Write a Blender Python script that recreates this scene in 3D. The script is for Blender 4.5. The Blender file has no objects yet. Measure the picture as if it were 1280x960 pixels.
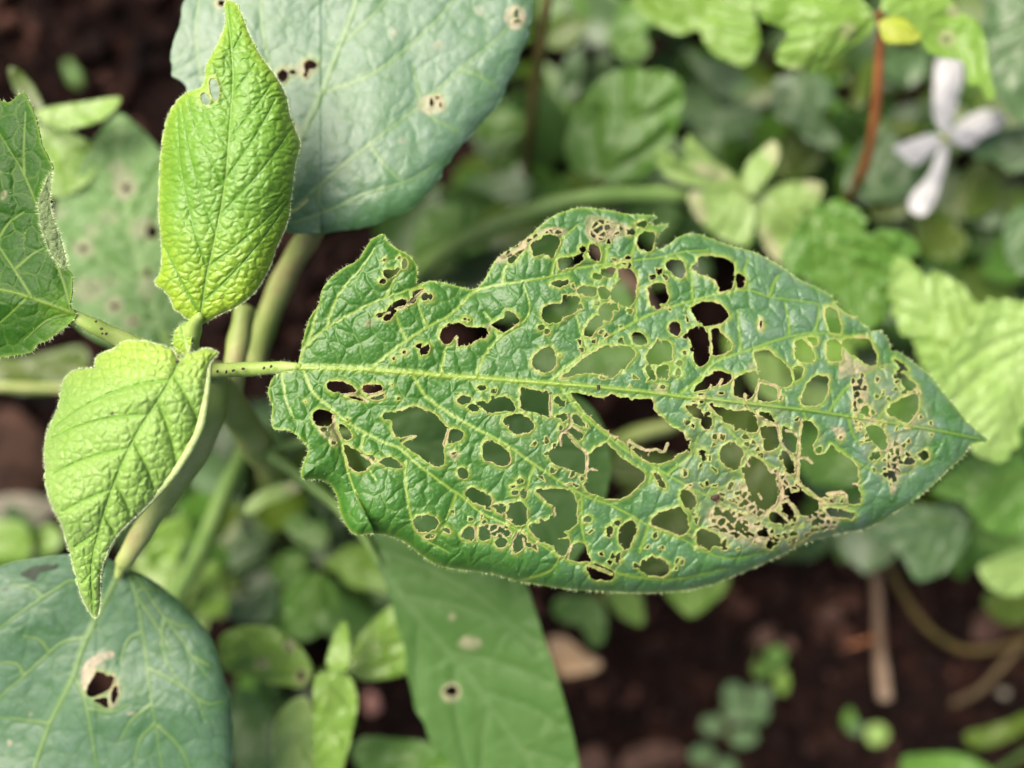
import bpy, math, random
import numpy as np
from mathutils import Vector

# ---------------------------------------------------------------- camera, sky, sun, exposure
scene = bpy.context.scene
CAM_H = 225.0            # camera height over the soil, millimetres
FOCUS = 125.0            # distance of the plane in focus
K = 128.0 / 1280 / 125   # millimetres across per photo pixel per millimetre of distance
cam_data = bpy.data.cameras.new("camera")
cam_data.sensor_width = 36.0
cam_data.lens = 36.0 / (1280 * K)
cam_data.clip_start = 0.01
cam_data.clip_end = 200.0
cam_data.dof.use_dof = True
cam_data.dof.focus_distance = FOCUS / 1000
cam_data.dof.aperture_fstop = 6.2
cam = bpy.data.objects.new("camera", cam_data)
scene.collection.objects.link(cam)
cam.location = (0, 0, CAM_H / 1000)
scene.camera = cam

SUN_ELEV, SUN_ROT = math.radians(58), math.radians(-48)
world = bpy.data.worlds.new("World")
scene.world = world
world.use_nodes = True
wn = world.node_tree
bg = wn.nodes["Background"]
sky = wn.nodes.new("ShaderNodeTexSky")
sky.sky_type = 'NISHITA'
sky.sun_disc = False
sky.sun_elevation = SUN_ELEV
sky.sun_rotation = SUN_ROT
sky.air_density = 1.0
sky.dust_density = 9.0
sky.ozone_density = 1.0
wn.links.new(sky.outputs[0], bg.inputs[0])
bg.inputs[1].default_value = 0.06
sun_data = bpy.data.lights.new("sun", 'SUN')
sun_data.energy = 1.5
sun_data.angle = math.radians(42)
sun_data.color = (1.0, 0.95, 0.84)
sun = bpy.data.objects.new("sun", sun_data)
scene.collection.objects.link(sun)
# sun_rotation is measured from +Y, clockwise seen from above
sdir = Vector((math.sin(SUN_ROT) * math.cos(SUN_ELEV), math.cos(SUN_ROT) * math.cos(SUN_ELEV), math.sin(SUN_ELEV)))
sun.rotation_euler = (-sdir).to_track_quat('-Z', 'Y').to_euler()
scene.view_settings.view_transform = 'Standard'
scene.view_settings.look = 'None'
scene.view_settings.exposure = 1.58
scene.view_settings.gamma = 1.0
scene.cycles.max_bounces = 6
scene.cycles.use_denoising = True

# ---------------------------------------------------------------- small helpers
def lin(r, g, b):
    f = lambda c: (c / 255 / 12.92) if c / 255 <= 0.04045 else ((c / 255 + 0.055) / 1.055) ** 2.4
    return (f(r), f(g), f(b), 1.0)

def W(px, py, d):
    """photo pixel and distance (mm) -> point in the place (metres)"""
    return np.stack([(np.asarray(px) - 640) * K * d / 1000, (480 - np.asarray(py)) * K * d / 1000,
                     (CAM_H - np.asarray(d) + 0 * np.asarray(px)) / 1000], -1)

OFFSET = {}
def root(name, label, cat, px, py, d=CAM_H, group=None):
    o = bpy.data.objects.new(name, None)
    o.empty_display_size = 0.005
    scene.collection.objects.link(o)
    loc = W(px, py, d)
    o.location = loc
    OFFSET[o.name] = loc
    o["label"] = label; o["category"] = cat
    if group: o["group"] = group
    return o

def mesh_obj(name, verts, tris, mat, parent=None, attrs=None, base=None, smooth=True, thick=None, label=None, kind=None):
    verts = np.asarray(verts, dtype=np.float64)
    if parent is not None: off = OFFSET[parent.name]
    elif base is not None: off = np.asarray(base)
    else: off = verts.mean(0); off = np.array([off[0], off[1], verts[:, 2].min()])
    v = (verts - off).astype(np.float32)
    me = bpy.data.meshes.new(name)
    if isinstance(tris, np.ndarray) and tris.shape[1] == 3 or isinstance(tris, np.ndarray) and tris.shape[1] == 4:
        n = tris.shape[1]; m = len(tris)
        me.vertices.add(len(v)); me.vertices.foreach_set("co", v.ravel())
        me.loops.add(m * n); me.loops.foreach_set("vertex_index", tris.astype(np.int32).ravel())
        me.polygons.add(m)
        me.polygons.foreach_set("loop_start", np.arange(0, m * n, n, dtype=np.int32))
        me.update(calc_edges=True)
    else:
        me.from_pydata([tuple(p) for p in v], [], [tuple(t) for t in tris])
    me.validate()
    if smooth: me.polygons.foreach_set("use_smooth", np.ones(len(me.polygons), dtype=bool))
    if attrs:
        for k, a in attrs.items():
            at = me.attributes.new(k, 'FLOAT', 'POINT')
            at.data.foreach_set("value", np.asarray(a, dtype=np.float32))
    me.materials.append(mat)
    o = bpy.data.objects.new(name, me)
    scene.collection.objects.link(o)
    if parent is not None:
        o.parent = parent
        OFFSET[o.name] = off
    else:
        o.location = off
        OFFSET[o.name] = off
    if thick:
        md = o.modifiers.new("thickness", 'SOLIDIFY')
        md.thickness = thick / 1000; md.offset = -1.0
    if label: o["label"] = label
    if kind: o["kind"] = kind
    return o

def tag(o, label, cat, group=None):
    o["label"] = label; o["category"] = cat
    if group: o["group"] = group
    return o

# ---------------------------------------------------------------- 2-D fields
_tab = np.random.RandomState(7).rand(256, 256).astype(np.float32)
def vnoise(X, Y, s, seed=0):
    x = X / s + seed * 17.31; y = Y / s + seed * 9.73
    i = np.floor(x).astype(int); j = np.floor(y).astype(int)
    f = x - i; g = y - j
    f = f * f * (3 - 2 * f); g = g * g * (3 - 2 * g)
    a = _tab[j & 255, i & 255]; b = _tab[j & 255, (i + 1) & 255]
    c = _tab[(j + 1) & 255, i & 255]; d = _tab[(j + 1) & 255, (i + 1) & 255]
    return ((a * (1 - f) + b * f) * (1 - g) + (c * (1 - f) + d * f) * g) * 2 - 1

def fbm(X, Y, s, seed=0, n=3):
    r = 0; a = 1.0; t = 0
    for k in range(n):
        r = r + a * vnoise(X, Y, s, seed + k * 3); t += a; a *= 0.5; s *= 0.5
    return r / t

def worley(X, Y, cell, seed=0, jit=0.85):
    """distance to the nearest cell wall, and a random number per cell"""
    x = X / cell; y = Y / cell
    i0 = np.floor(x).astype(int); j0 = np.floor(y).astype(int)
    r1 = np.random.RandomState(seed + 100).rand(128, 128, 3).astype(np.float32)
    best = np.full(x.shape, 1e9, np.float32); bx = np.zeros_like(best); by = np.zeros_like(best); bid = np.zeros_like(best)
    for dj in (-1, 0, 1):
        for di in (-1, 0, 1):
            r = r1[(j0 + dj) & 127, (i0 + di) & 127]
            qx = i0 + di + 0.5 + (r[..., 0] - 0.5) * jit - x; qy = j0 + dj + 0.5 + (r[..., 1] - 0.5) * jit - y
            d = qx * qx + qy * qy
            m = d < best
            best = np.where(m, d, best); bx = np.where(m, qx, bx); by = np.where(m, qy, by); bid = np.where(m, r[..., 2], bid)
    e = np.full(x.shape, 1e9, np.float32)
    for dj in (-2, -1, 0, 1, 2):
        for di in (-2, -1, 0, 1, 2):
            r = r1[(j0 + dj) & 127, (i0 + di) & 127]
            qx = i0 + di + 0.5 + (r[..., 0] - 0.5) * jit - x; qy = j0 + dj + 0.5 + (r[..., 1] - 0.5) * jit - y
            ex = qx - bx; ey = qy - by
            L = np.sqrt(ex * ex + ey * ey)
            ok = L > 1e-4
            L = np.where(ok, L, 1)
            t = ((bx + qx) * 0.5 * ex + (by + qy) * 0.5 * ey) / L
            e = np.where(ok, np.minimum(e, t), e)
    return e * cell, bid

def smooth_closed(p, n=4):
    p = np.asarray(p, float); m = len(p)
    out = []
    for i in range(m):
        a, b, c, d = p[i - 1], p[i], p[(i + 1) % m], p[(i + 2) % m]
        for k in range(n):
            t = k / n
            out.append(0.5 * ((2 * b) + (c - a) * t + (2 * a - 5 * b + 4 * c - d) * t * t + (3 * b - a - 3 * c + d) * t ** 3))
    return np.array(out)

def smooth_open(p, n=5):
    p = np.asarray(p, float)
    if len(p) < 3: return p
    q = np.vstack([2 * p[0] - p[1], p, 2 * p[-1] - p[-2]])
    out = []
    for i in range(1, len(q) - 2):
        a, b, c, d = q[i - 1], q[i], q[i + 1], q[i + 2]
        for k in range(n):
            t = k / n
            out.append(0.5 * ((2 * b) + (c - a) * t + (2 * a - 5 * b + 4 * c - d) * t * t + (3 * b - a - 3 * c + d) * t ** 3))
    out.append(p[-1])
    return np.array(out)

def ell(cx, cy, rx, ry=None, n=9):
    ry = ry or rx
    return [(cx + rx * math.cos(a), cy + ry * math.sin(a)) for a in [2 * math.pi * k / n for k in range(n)]]

class Grid:
    def __init__(s, x0, y0, x1, y1, g):
        s.x0, s.y0, s.g = x0, y0, g
        s.nx = int((x1 - x0) / g) + 2; s.ny = int((y1 - y0) / g) + 2
        s.xs = (x0 + g * np.arange(s.nx)).astype(np.float32); s.ys = (y0 + g * np.arange(s.ny)).astype(np.float32)
        s.X, s.Y = np.meshgrid(s.xs, s.ys)
    def inside(s, poly):
        c = np.zeros((s.ny, s.nx + 1), np.int32)
        p = np.asarray(poly, float); q = np.roll(p, -1, 0)
        for (ax, ay), (bx, by) in zip(p, q):
            if ay == by: continue
            lo, hi = min(ay, by), max(ay, by)
            j0 = max(0, int(math.ceil((lo - s.y0) / s.g))); j1 = min(s.ny - 1, int(math.ceil((hi - s.y0) / s.g)) - 1)
            if j1 < j0: continue
            js = np.arange(j0, j1 + 1)
            xc = ax + (s.y0 + js * s.g - ay) / (by - ay) * (bx - ax)
            ii = np.clip(np.ceil((xc - s.x0) / s.g).astype(int), 0, s.nx)
            np.add.at(c, (js, ii), 1)
        return (np.cumsum(c, 1)[:, :s.nx] % 2) == 1
    def dist(s, lines, R, D=None, taper=0.0):
        """distance to polylines, cut off at R"""
        if D is None: D = np.full((s.ny, s.nx), R, np.float32)
        for l in lines:
            l = np.asarray(l, float)
            for q, ((ax, ay), (bx, by)) in enumerate(zip(l[:-1], l[1:])):
                k = 1 - taper * q / max(1, len(l) - 1)
                i0 = max(0, int((min(ax, bx) - R - s.x0) / s.g)); i1 = min(s.nx, int((max(ax, bx) + R - s.x0) / s.g) + 2)
                j0 = max(0, int((min(ay, by) - R - s.y0) / s.g)); j1 = min(s.ny, int((max(ay, by) + R - s.y0) / s.g) + 2)
                if i1 <= i0 or j1 <= j0: continue
                x = s.xs[None, i0:i1]; y = s.ys[j0:j1, None]
                dx, dy = bx - ax, by - ay
                L = dx * dx + dy * dy + 1e-9
                t = np.clip(((x - ax) * dx + (y - ay) * dy) / L, 0, 1)
                d = np.sqrt((x - ax - t * dx) ** 2 + (y - ay - t * dy) ** 2)
                w = D[j0:j1, i0:i1]
                np.minimum(w, d / k, out=w)
        return D
    def clip(s, F, arrs):
        """triangles where F > 0, cut exactly along F = 0; arrays carried along"""
        n = s.nx * s.ny
        idx = np.arange(n).reshape(s.ny, s.nx)
        a, b, c, d = idx[:-1, :-1].ravel(), idx[:-1, 1:].ravel(), idx[1:, 1:].ravel(), idx[1:, :-1].ravel()
        T = np.concatenate([np.stack([a, d, b], 1), np.stack([b, d, c], 1)])   # up-facing (image y runs down)
        f = F.ravel()
        ins = f[T] > 0
        cnt = ins.sum(1)
        full = T[cnt == 3]
        keys = []; polys = []
        def ek(p, q): return np.minimum(p, q).astype(np.int64) * n + np.maximum(p, q)
        t1 = T[cnt == 1]; i1 = ins[cnt == 1]
        k = np.argmax(i1, 1); r = np.arange(len(t1))
        A, B, C = t1[r, k], t1[r, (k + 1) % 3], t1[r, (k + 2) % 3]
        t2 = T[cnt == 2]; i2 = ins[cnt == 2]
        k2 = np.argmin(i2, 1); r2 = np.arange(len(t2))
        O, P, Q = t2[r2, k2], t2[r2, (k2 + 1) % 3], t2[r2, (k2 + 2) % 3]
        e_all = np.concatenate([ek(A, B), ek(A, C), ek(P, O), ek(Q, O)])
        uk, inv = np.unique(e_all, return_inverse=True)
        inv = inv.ravel() + n
        m1, m2 = len(t1), len(t2)
        eAB, eAC, ePO, eQO = inv[:m1], inv[m1:2 * m1], inv[2 * m1:2 * m1 + m2], inv[2 * m1 + m2:]
        tr = np.concatenate([full, np.stack([A, eAB, eAC], 1), np.stack([P, Q, eQO], 1), np.stack([P, eQO, ePO], 1)])
        p, q = uk // n, uk % n
        t = f[p] / (f[p] - f[q] + 1e-12)
        t = np.clip(t, 0.02, 0.98)
        used, tr2 = np.unique(tr, return_inverse=True)
        tr2 = tr2.reshape(-1, 3)
        out = []
        for arr in arrs:
            v = arr.ravel()
            full_v = np.concatenate([v, v[p] * (1 - t) + v[q] * t])
            out.append(full_v[used])
        return tr2, out

def in_poly(p, poly):
    x, y = p; r = False
    n = len(poly)
    for i in range(n):
        (ax, ay), (bx, by) = poly[i], poly[(i + 1) % n]
        if (ay > y) != (by > y) and x < ax + (y - ay) / (by - ay) * (bx - ax): r = not r
    return r

def laterals(mid, poly, n, ang=50, bend=0.5, t0=0.06, t1=0.88, seed=0, steps=26, stop=2.0):
    """pinnate side veins shot from the midrib to the margin, bending towards the tip"""
    rng = random.Random(seed)
    m = smooth_open(mid, 8)
    s = np.concatenate([[0], np.cumsum(np.linalg.norm(np.diff(m, axis=0), axis=1))]); L = s[-1]
    xy = [np.array(q) for q in poly]
    size = max(np.ptp([q[0] for q in xy]), np.ptp([q[1] for q in xy]))
    res = []
    for k in range(n):
        for sg in (-1, 1):
            t = t0 + (t1 - t0) * (k + rng.uniform(-.15, .15) + (0.25 if sg > 0 else 0)) / max(1, n - 1)
            t = min(max(t, 0.02), 0.95)
            x = np.interp(t * L, s, m[:, 0]); y = np.interp(t * L, s, m[:, 1])
            x2 = np.interp(min(L, t * L + L * .04), s, m[:, 0]); y2 = np.interp(min(L, t * L + L * .04), s, m[:, 1])
            a0 = math.atan2(y2 - y, x2 - x)
            a = a0 + sg * math.radians(ang * (1 - 0.25 * t) + rng.uniform(-5, 5))
            line = [(x, y)]; st = size / steps / 1.6
            for q in range(steps):
                a -= sg * bend / steps
                x += st * math.cos(a); y += st * math.sin(a)
                if not in_poly((x, y), poly): break
                line.append((x, y))
            if len(line) > 2: res.append(line[:-1] if len(line) > 3 else line)
    return res

# ---------------------------------------------------------------- materials
def nt(mat):
    mat.use_nodes = True
    t = mat.node_tree
    for n in list(t.nodes): t.nodes.remove(n)
    return t

def node(t, kind, **kw):
    n = t.nodes.new(kind)
    for k, v in kw.items(): setattr(n, k, v)
    return n

def mixc(t, fac, a, b):
    m = node(t, "ShaderNodeMix", data_type='RGBA')
    for sock, val in ((m.inputs[0], fac), (m.inputs[6], a), (m.inputs[7], b)):
        if isinstance(val, (int, float)): sock.default_value = val
        elif isinstance(val, tuple): sock.default_value = val
        else: t.links.new(val, sock)
    return m.outputs[2]

def math_(t, op, a, b=None):
    m = node(t, "ShaderNodeMath", operation=op)
    for i, v in enumerate((a, b)):
        if v is None: continue
        if isinstance(v, (int, float)): m.inputs[i].default_value = v
        else: t.links.new(v, m.inputs[i])
    return m.outputs[0]

def attr(t, name):
    return node(t, "ShaderNodeAttribute", attribute_name=name).outputs["Fac"]

def leaf_mat(name, base, alt, vein, rough=0.42, spec=0.5, trans=0.22, bump=0.05, fine=3500, sheen=0.0,
             rim=(0.50, 0.36, 0.18, 1), scar=(0.55, 0.45, 0.33, 1), young=None, groove=None, mottle=900, sheen_tint=(0.8, 0.9, 1, 1), coat=0.0):
    m = bpy.data.materials.new(name); t = nt(m)
    co = node(t, "ShaderNodeTexCoord").outputs["Object"]
    n1 = node(t, "ShaderNodeTexNoise"); n1.inputs["Scale"].default_value = mottle; n1.inputs["Detail"].default_value = 4
    t.links.new(co, n1.inputs["Vector"])
    nb = node(t, "ShaderNodeTexNoise"); nb.inputs["Scale"].default_value = 90; nb.inputs["Detail"].default_value = 3
    t.links.new(co, nb.inputs["Vector"])
    f = math_(t, 'MULTIPLY_ADD', n1.outputs["Fac"], 1.6); t.nodes[-1].inputs[2].default_value = -0.5
    f2 = math_(t, 'MULTIPLY_ADD', nb.outputs["Fac"], 1.8); t.nodes[-1].inputs[2].default_value = -0.6
    ff = math_(t, 'ADD', math_(t, 'MULTIPLY', f, 0.45), math_(t, 'MULTIPLY', f2, 0.55))
    cl = node(t, "ShaderNodeClamp"); t.links.new(ff, cl.inputs[0])
    c = mixc(t, cl.outputs[0], base, alt)
    if young is not None: c = mixc(t, attr(t, "young"), c, young)
    if groove is not None: c = mixc(t, attr(t, "groove"), c, groove)
    c = mixc(t, attr(t, "painted_sheen"), c, (0.185, 0.27, 0.225, 1))  # blue-grey sky sheen painted into the base colour
    c = mixc(t, attr(t, "vein"), c, vein)
    c = mixc(t, attr(t, "rim"), c, rim)
    n3 = node(t, "ShaderNodeTexNoise"); n3.inputs["Scale"].default_value = 1400; n3.inputs["Detail"].default_value = 3
    t.links.new(co, n3.inputs["Vector"])
    sc = mixc(t, n3.outputs["Fac"], tuple(x * 0.55 for x in scar[:3]) + (1,), tuple(min(1, x * 1.35) for x in scar[:3]) + (1,))
    c = mixc(t, attr(t, "scar"), c, sc)
    c = mixc(t, attr(t, "dark"), c, (0.02, 0.012, 0.008, 1))
    n2 = node(t, "ShaderNodeTexNoise"); n2.inputs["Scale"].default_value = fine; n2.inputs["Detail"].default_value = 2
    t.links.new(co, n2.inputs["Vector"])
    bp = node(t, "ShaderNodeBump"); bp.inputs["Strength"].default_value = 1.0; bp.inputs["Distance"].default_value = bump / 1000
    t.links.new(n2.outputs["Fac"], bp.inputs["Height"])
    p = node(t, "ShaderNodeBsdfPrincipled")
    t.links.new(c, p.inputs["Base Color"]); t.links.new(bp.outputs[0], p.inputs["Normal"])
    dry = math_(t, 'MAXIMUM', attr(t, "scar"), attr(t, "rim"))
    r = math_(t, 'ADD', math_(t, 'MULTIPLY', dry, 0.35), math_(t, 'MULTIPLY_ADD', n1.outputs["Fac"], 0.16)); t.nodes[-2].inputs[2].default_value = rough - 0.08
    rr = node(t, "ShaderNodeClamp"); t.links.new(r, rr.inputs[0])
    t.links.new(rr.outputs[0], p.inputs["Roughness"])
    p.inputs["Specular IOR Level"].default_value = spec
    p.inputs["Sheen Weight"].default_value = sheen
    p.inputs["Sheen Roughness"].default_value = 0.4
    p.inputs["Sheen Tint"].default_value = sheen_tint
    p.inputs["Coat Weight"].default_value = coat
    p.inputs["Coat Roughness"].default_value = 0.25
    out = node(t, "ShaderNodeOutputMaterial")
    tr = node(t, "ShaderNodeBsdfTranslucent")
    t.links.new(mixc(t, 0.5, c, (0.25, 0.42, 0.03, 1)), tr.inputs["Color"])
    mx = node(t, "ShaderNodeMixShader"); mx.inputs[0].default_value = trans
    t.links.new(p.outputs[0], mx.inputs[1]); t.links.new(tr.outputs[0], mx.inputs[2])
    t.links.new(mx.outputs[0], out.inputs["Surface"])
    return m

def plain_mat(name, a, b, scale=600, rough=0.6, spec=0.4, bump=0.05, bscale=2500, third=None, detail=5):
    m = bpy.data.materials.new(name); t = nt(m)
    co = node(t, "ShaderNodeTexCoord").outputs["Object"]
    n1 = node(t, "ShaderNodeTexNoise"); n1.inputs["Scale"].default_value = scale; n1.inputs["Detail"].default_value = detail
    t.links.new(co, n1.inputs["Vector"])
    rp = node(t, "ShaderNodeValToRGB")
    rp.color_ramp.elements[0].position = 0.32; rp.color_ramp.elements[0].color = a
    rp.color_ramp.elements[1].position = 0.56 if third else 0.68; rp.color_ramp.elements[1].color = b
    if third:
        e = rp.color_ramp.elements.new(0.68); e.color = third
    t.links.new(n1.outputs["Fac"], rp.inputs[0])
    n2 = node(t, "ShaderNodeTexNoise"); n2.inputs["Scale"].default_value = bscale; n2.inputs["Detail"].default_value = 4
    t.links.new(co, n2.inputs["Vector"])
    bp = node(t, "ShaderNodeBump"); bp.inputs["Distance"].default_value = bump / 1000
    t.links.new(n2.outputs["Fac"], bp.inputs["Height"])
    p = node(t, "ShaderNodeBsdfPrincipled")
    c = mixc(t, attr(t, "dark"), rp.outputs[0], (0.05, 0.025, 0.012, 1))
    t.links.new(c, p.inputs["Base Color"]); t.links.new(bp.outputs[0], p.inputs["Normal"])
    p.inputs["Roughness"].default_value = rough; p.inputs["Specular IOR Level"].default_value = spec
    out = node(t, "ShaderNodeOutputMaterial"); t.links.new(p.outputs[0], out.inputs["Surface"])
    return m

# ---------------------------------------------------------------- leaf and stem builders
def hair_mesh(pts, nrm, n, lo, hi, seed, w=0.016, lift=0.5):
    """fine hairs as slim upright blades; pts/nrm arrays of roots (m) and outward directions"""
    rng = np.random.RandomState(seed)
    k = rng.randint(0, len(pts), n)
    P = pts[k]; N = nrm[k]
    N = N + rng.randn(n, 3) * 0.35; N[:, 2] += rng.rand(n) * lift
    N /= np.linalg.norm(N, axis=1)[:, None]
    side = np.cross(N, np.array([0, 0, 1.0]) + rng.randn(n, 3) * 0.2); side /= np.linalg.norm(side, axis=1)[:, None] + 1e-9
    L = (lo + (hi - lo) * rng.rand(n))[:, None] / 1000
    ww = w / 1000
    tip = P + N * L + rng.randn(n, 3) * 0.06e-3
    V = np.concatenate([P - side * ww, P + side * ww, tip])
    i = np.arange(n)
    return V, np.stack([i, i + n, i + 2 * n], 1)

def build_leaf(parent, outline, mat, depth, mid=None, veins=(), vein_w=None, holes=(), threads=(), lace=(), scars=(), darks=(),
               res=2.0, cell=26, A=(0.35, 0.3, 0.05), ridge=0.12, fine=8, edge_noise=(0.8, 7), hole_noise=(1.2, 5), rim_w=1.6, rimv=0.8,
               seed=1, thick=0.18, tert=0.5, aniso=None, young=None, painted_sheen=None, vein_amt=0.8, mid_w=3.2, lat_w=1.5, groove_w=1.6, lat_amt=0.85, tertmask=None, puff=0.17, hair=0, hair_mat=None,
               hair_len=(0.3, 0.7), label=None, name="leaf", smooth_n=4, teeth=None, edge_pale=0.0, surf_hair=0, pad=6, keep=(), fray=0):
    ol = smooth_closed(outline, smooth_n)
    x0, y0 = ol.min(0) - pad; x1, y1 = ol.max(0) + pad
    G = Grid(x0, y0, x1, y1, res)
    X, Y = G.X, G.Y
    R = 46.0
    loop = np.vstack([ol, ol[:1]])
    Do = G.dist([loop], R)
    ins = G.inside(ol)
    So = np.where(ins, Do, -Do)
    en = edge_noise[0] * fbm(X, Y, edge_noise[1], seed)
    if teeth:
        en = en + teeth[0] * np.abs(vnoise(X, Y, teeth[1], seed + 5)) * 1.5 - teeth[0] * 0.5
    F = So + en
    Dh = np.full_like(Do, R)
    if len(holes):
        hl = [smooth_closed(h, 2) for h in holes]
        Dh = G.dist([np.vstack([h, h[:1]]) for h in hl], 24.0)
        hin = np.zeros(X.shape, bool)
        for h in hl: hin |= G.inside(h)
        Sh = np.where(hin, -Dh, Dh) + hole_noise[0] * fbm(X, Y, hole_noise[1], seed + 11) - 0.15
        F = np.minimum(F, Sh)
        Dh = np.maximum(Sh, 0)
    lacem = np.zeros_like(Do)
    if len(lace):
        for k, (poly, cs, wall, keepp, *tan) in enumerate(lace):
            tan = tan[0] if tan else 1.0
            lp = smooth_closed(poly, 3)
            dl = G.dist([np.vstack([lp, lp[:1]])], 10.0)
            li = np.where(G.inside(lp), dl, -dl)
            e, cid = worley(X + 1.3 * fbm(X, Y, 9, seed + 40 + k), Y + 1.3 * fbm(X, Y, 9, seed + 50 + k), cs, seed + 60 + k)
            hole = np.where(cid > keepp, wall + 0.35 * vnoise(X, Y, 5.0, seed + 70) - e, 9)
            F = np.where(li > 1.0, np.minimum(F, hole), F)
            hole = -hole
            Dh = np.where(li > 1.0, np.minimum(Dh, np.maximum(-hole, 0) if False else np.where(cid > keepp, np.maximum(wall - e, 0) * 0 + np.clip(wall - e, 0, 24), 24)), Dh)
            lacem = np.maximum(lacem, tan * np.clip((li + 2 + 4 * fbm(X, Y, 8, seed + 80)) / 4, 0, 1))
    thr = np.zeros_like(Do)
    for pts, w in threads:
        l = smooth_open(pts, 4)
        d = G.dist([l], 8.0) + 0.55 * fbm(X, Y, 4, seed + 21)
        F = np.maximum(F, w / 2 - d)
        thr = np.maximum(thr, np.clip(1.6 - d / (w / 2 + 0.4), 0, 1))
    for pts, w in keep:
        d = G.dist([smooth_open(pts, 4)], 10.0) + 0.5 * fbm(X, Y, 5, seed + 22)
        F = np.maximum(F, np.minimum(w / 2 - d, So + 3))
    # veins
    mids = [smooth_open(mid, 6)] if mid is not None else []
    lats = [smooth_open(v, 4) for v in veins]
    Dm = G.dist(mids, R) if mids else np.full_like(Do, R)
    Dl = G.dist(lats, R, taper=0.6) if lats else np.full_like(Do, R)
    D1 = np.minimum(Dm, Dl)
    if mid is not None:
        m = np.asarray(mids[0]); s = np.concatenate([[0], np.cumsum(np.linalg.norm(np.diff(m, axis=0), axis=1))])
        st = m[::max(1, len(m) // 24)]; ss = s[::max(1, len(m) // 24)] / s[-1]
        tb = np.full(X.shape, 1e9, np.float32); tt = np.zeros_like(tb)
        for (qx, qy), sv in zip(st, ss):
            d = (X - qx) ** 2 + (Y - qy) ** 2; mk = d < tb
            tb = np.where(mk, d, tb); tt = np.where(mk, sv, tt)
        taper = 1 - 0.72 * tt
    else:
        tt = np.zeros_like(Do); taper = np.ones_like(Do)
    wx, wy = X + 0.35 * cell * fbm(X, Y, cell * 0.9, seed + 1), Y + 0.35 * cell * fbm(X, Y, cell * 0.9, seed + 2)
    if aniso is not None:
        wx, wy = aniso(wx, wy)
    e2, cid = worley(wx, wy, cell, seed)
    e3, cid3 = worley(X + 2 * fbm(X, Y, 9, seed + 31), Y + 2 * fbm(X, Y, 9, seed + 32), fine, seed + 33, 0.9)
    e2 = np.minimum(e2, D1)
    h = A[0] * (1 - np.exp(-(D1 / 11.0) ** 1.3)) + A[1] * (1 - np.exp(-(e2 / (cell * puff)) ** 1.5)) * (0.55 + 0.7 * cid) + A[2] * (1 - np.exp(-(np.minimum(e3, e2) / (fine * 0.2)) ** 1.5))
    mw = mid_w * taper
    h = h + ridge * 2.0 * np.exp(-(Dm / (mw * 0.75)) ** 2) + ridge * np.exp(-(Dl / (lat_w * 0.9)) ** 2)
    h = h + 0.10 * fbm(X, Y, 14, seed + 3)
    h = np.where(Dh < 3, h + 0.05 * (3 - Dh), h)
    d = depth(G, X, Y, So, Dm, tt) - h
    d = d + np.where(thr > 0, 0.5 * thr * (0.3 + np.abs(fbm(X, Y, 30, seed + 90))), 0)
    vein = np.maximum(np.exp(-(Dm / mw) ** 2), lat_amt * np.exp(-(Dl / lat_w) ** 2))
    tm = tertmask(X, Y) if tertmask is not None else 1.0
    grv = np.maximum(np.exp(-(e2 / groove_w) ** 2) * (0.6 + 0.4 * fbm(X, Y, 20, seed + 35)), 0.4 * np.exp(-(e3 / 0.9) ** 2))
    grv = np.maximum(grv, 0.9 * np.exp(-(np.maximum(D1 - lat_w, 0) / 2.2) ** 2))
    vein = np.maximum(vein, tm * tert * np.exp(-(e2 / 1.1) ** 2) * (0.6 + 0.5 * fbm(X, Y, 26, seed + 36)))
    vein = np.maximum(vein, edge_pale * np.exp(-(np.maximum(So, 0) / 2.4) ** 2)) * vein_amt
    if painted_sheen is not None: vein = vein * (1 - 0.55 * np.clip(painted_sheen(X, Y), 0, 1))  # veins fade where the sheen is painted on
    rimn = 0.5 + 0.8 * fbm(X, Y, 14, seed + 55)
    rwv = rim_w * np.clip(0.9 + 1.4 * fbm(X, Y, 22, seed + 57), 0.25, 2.6)
    rim = rimv * np.clip(rimn, 0, 1) * np.exp(-(Dh / rwv) ** 2)
    pale = 0.8 * np.exp(-(Dh / (rim_w * 2.8)) ** 2)
    vein = np.maximum(vein, pale * 0.8)
    scar = np.maximum(lacem * 0.95, np.clip(thr, 0, 1))
    for sp in scars:
        poly, amt = sp
        lp = smooth_closed(poly, 3)
        dl = G.dist([np.vstack([lp, lp[:1]])], 8.0)
        li = np.where(G.inside(lp), dl, -dl) + 1.5 * fbm(X, Y, 5, seed + 83)
        scar = np.maximum(scar, amt * np.clip((li + 1) / 2.5, 0, 1))
    dark = np.zeros_like(Do)
    for poly, amt in darks:
        lp = smooth_closed(poly, 3)
        dl = G.dist([np.vstack([lp, lp[:1]])], 6.0)
        li = np.where(G.inside(lp), dl, -dl) + 1.6 * fbm(X, Y, 5, seed + 87)
        dark = np.maximum(dark, amt * np.clip((li + 1) / 2, 0, 1))
    yg = young(X, Y, So, tt) if young is not None else np.zeros_like(Do)
    scar = np.clip(scar * (0.72 + 0.55 * fbm(X, Y, 6, seed + 95, 2)), 0, 1)
    dn = painted_sheen(X, Y) * (0.6 + 0.6 * fbm(X, Y, 24, seed + 97)) * (1 - np.clip(vein, 0, 1)) * (1 - 0.7 * np.clip(grv, 0, 1)) if painted_sheen is not None else np.zeros_like(Do)  # mask of the painted sheen, weaker on veins and in grooves
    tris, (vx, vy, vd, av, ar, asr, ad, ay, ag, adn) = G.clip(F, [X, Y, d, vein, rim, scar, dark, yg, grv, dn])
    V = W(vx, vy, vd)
    o = mesh_obj(name, V, tris, mat, parent, {"vein": av, "rim": ar, "scar": asr, "dark": ad, "young": ay, "groove": ag, "painted_sheen": adn}, thick=thick, label=label)
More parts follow.
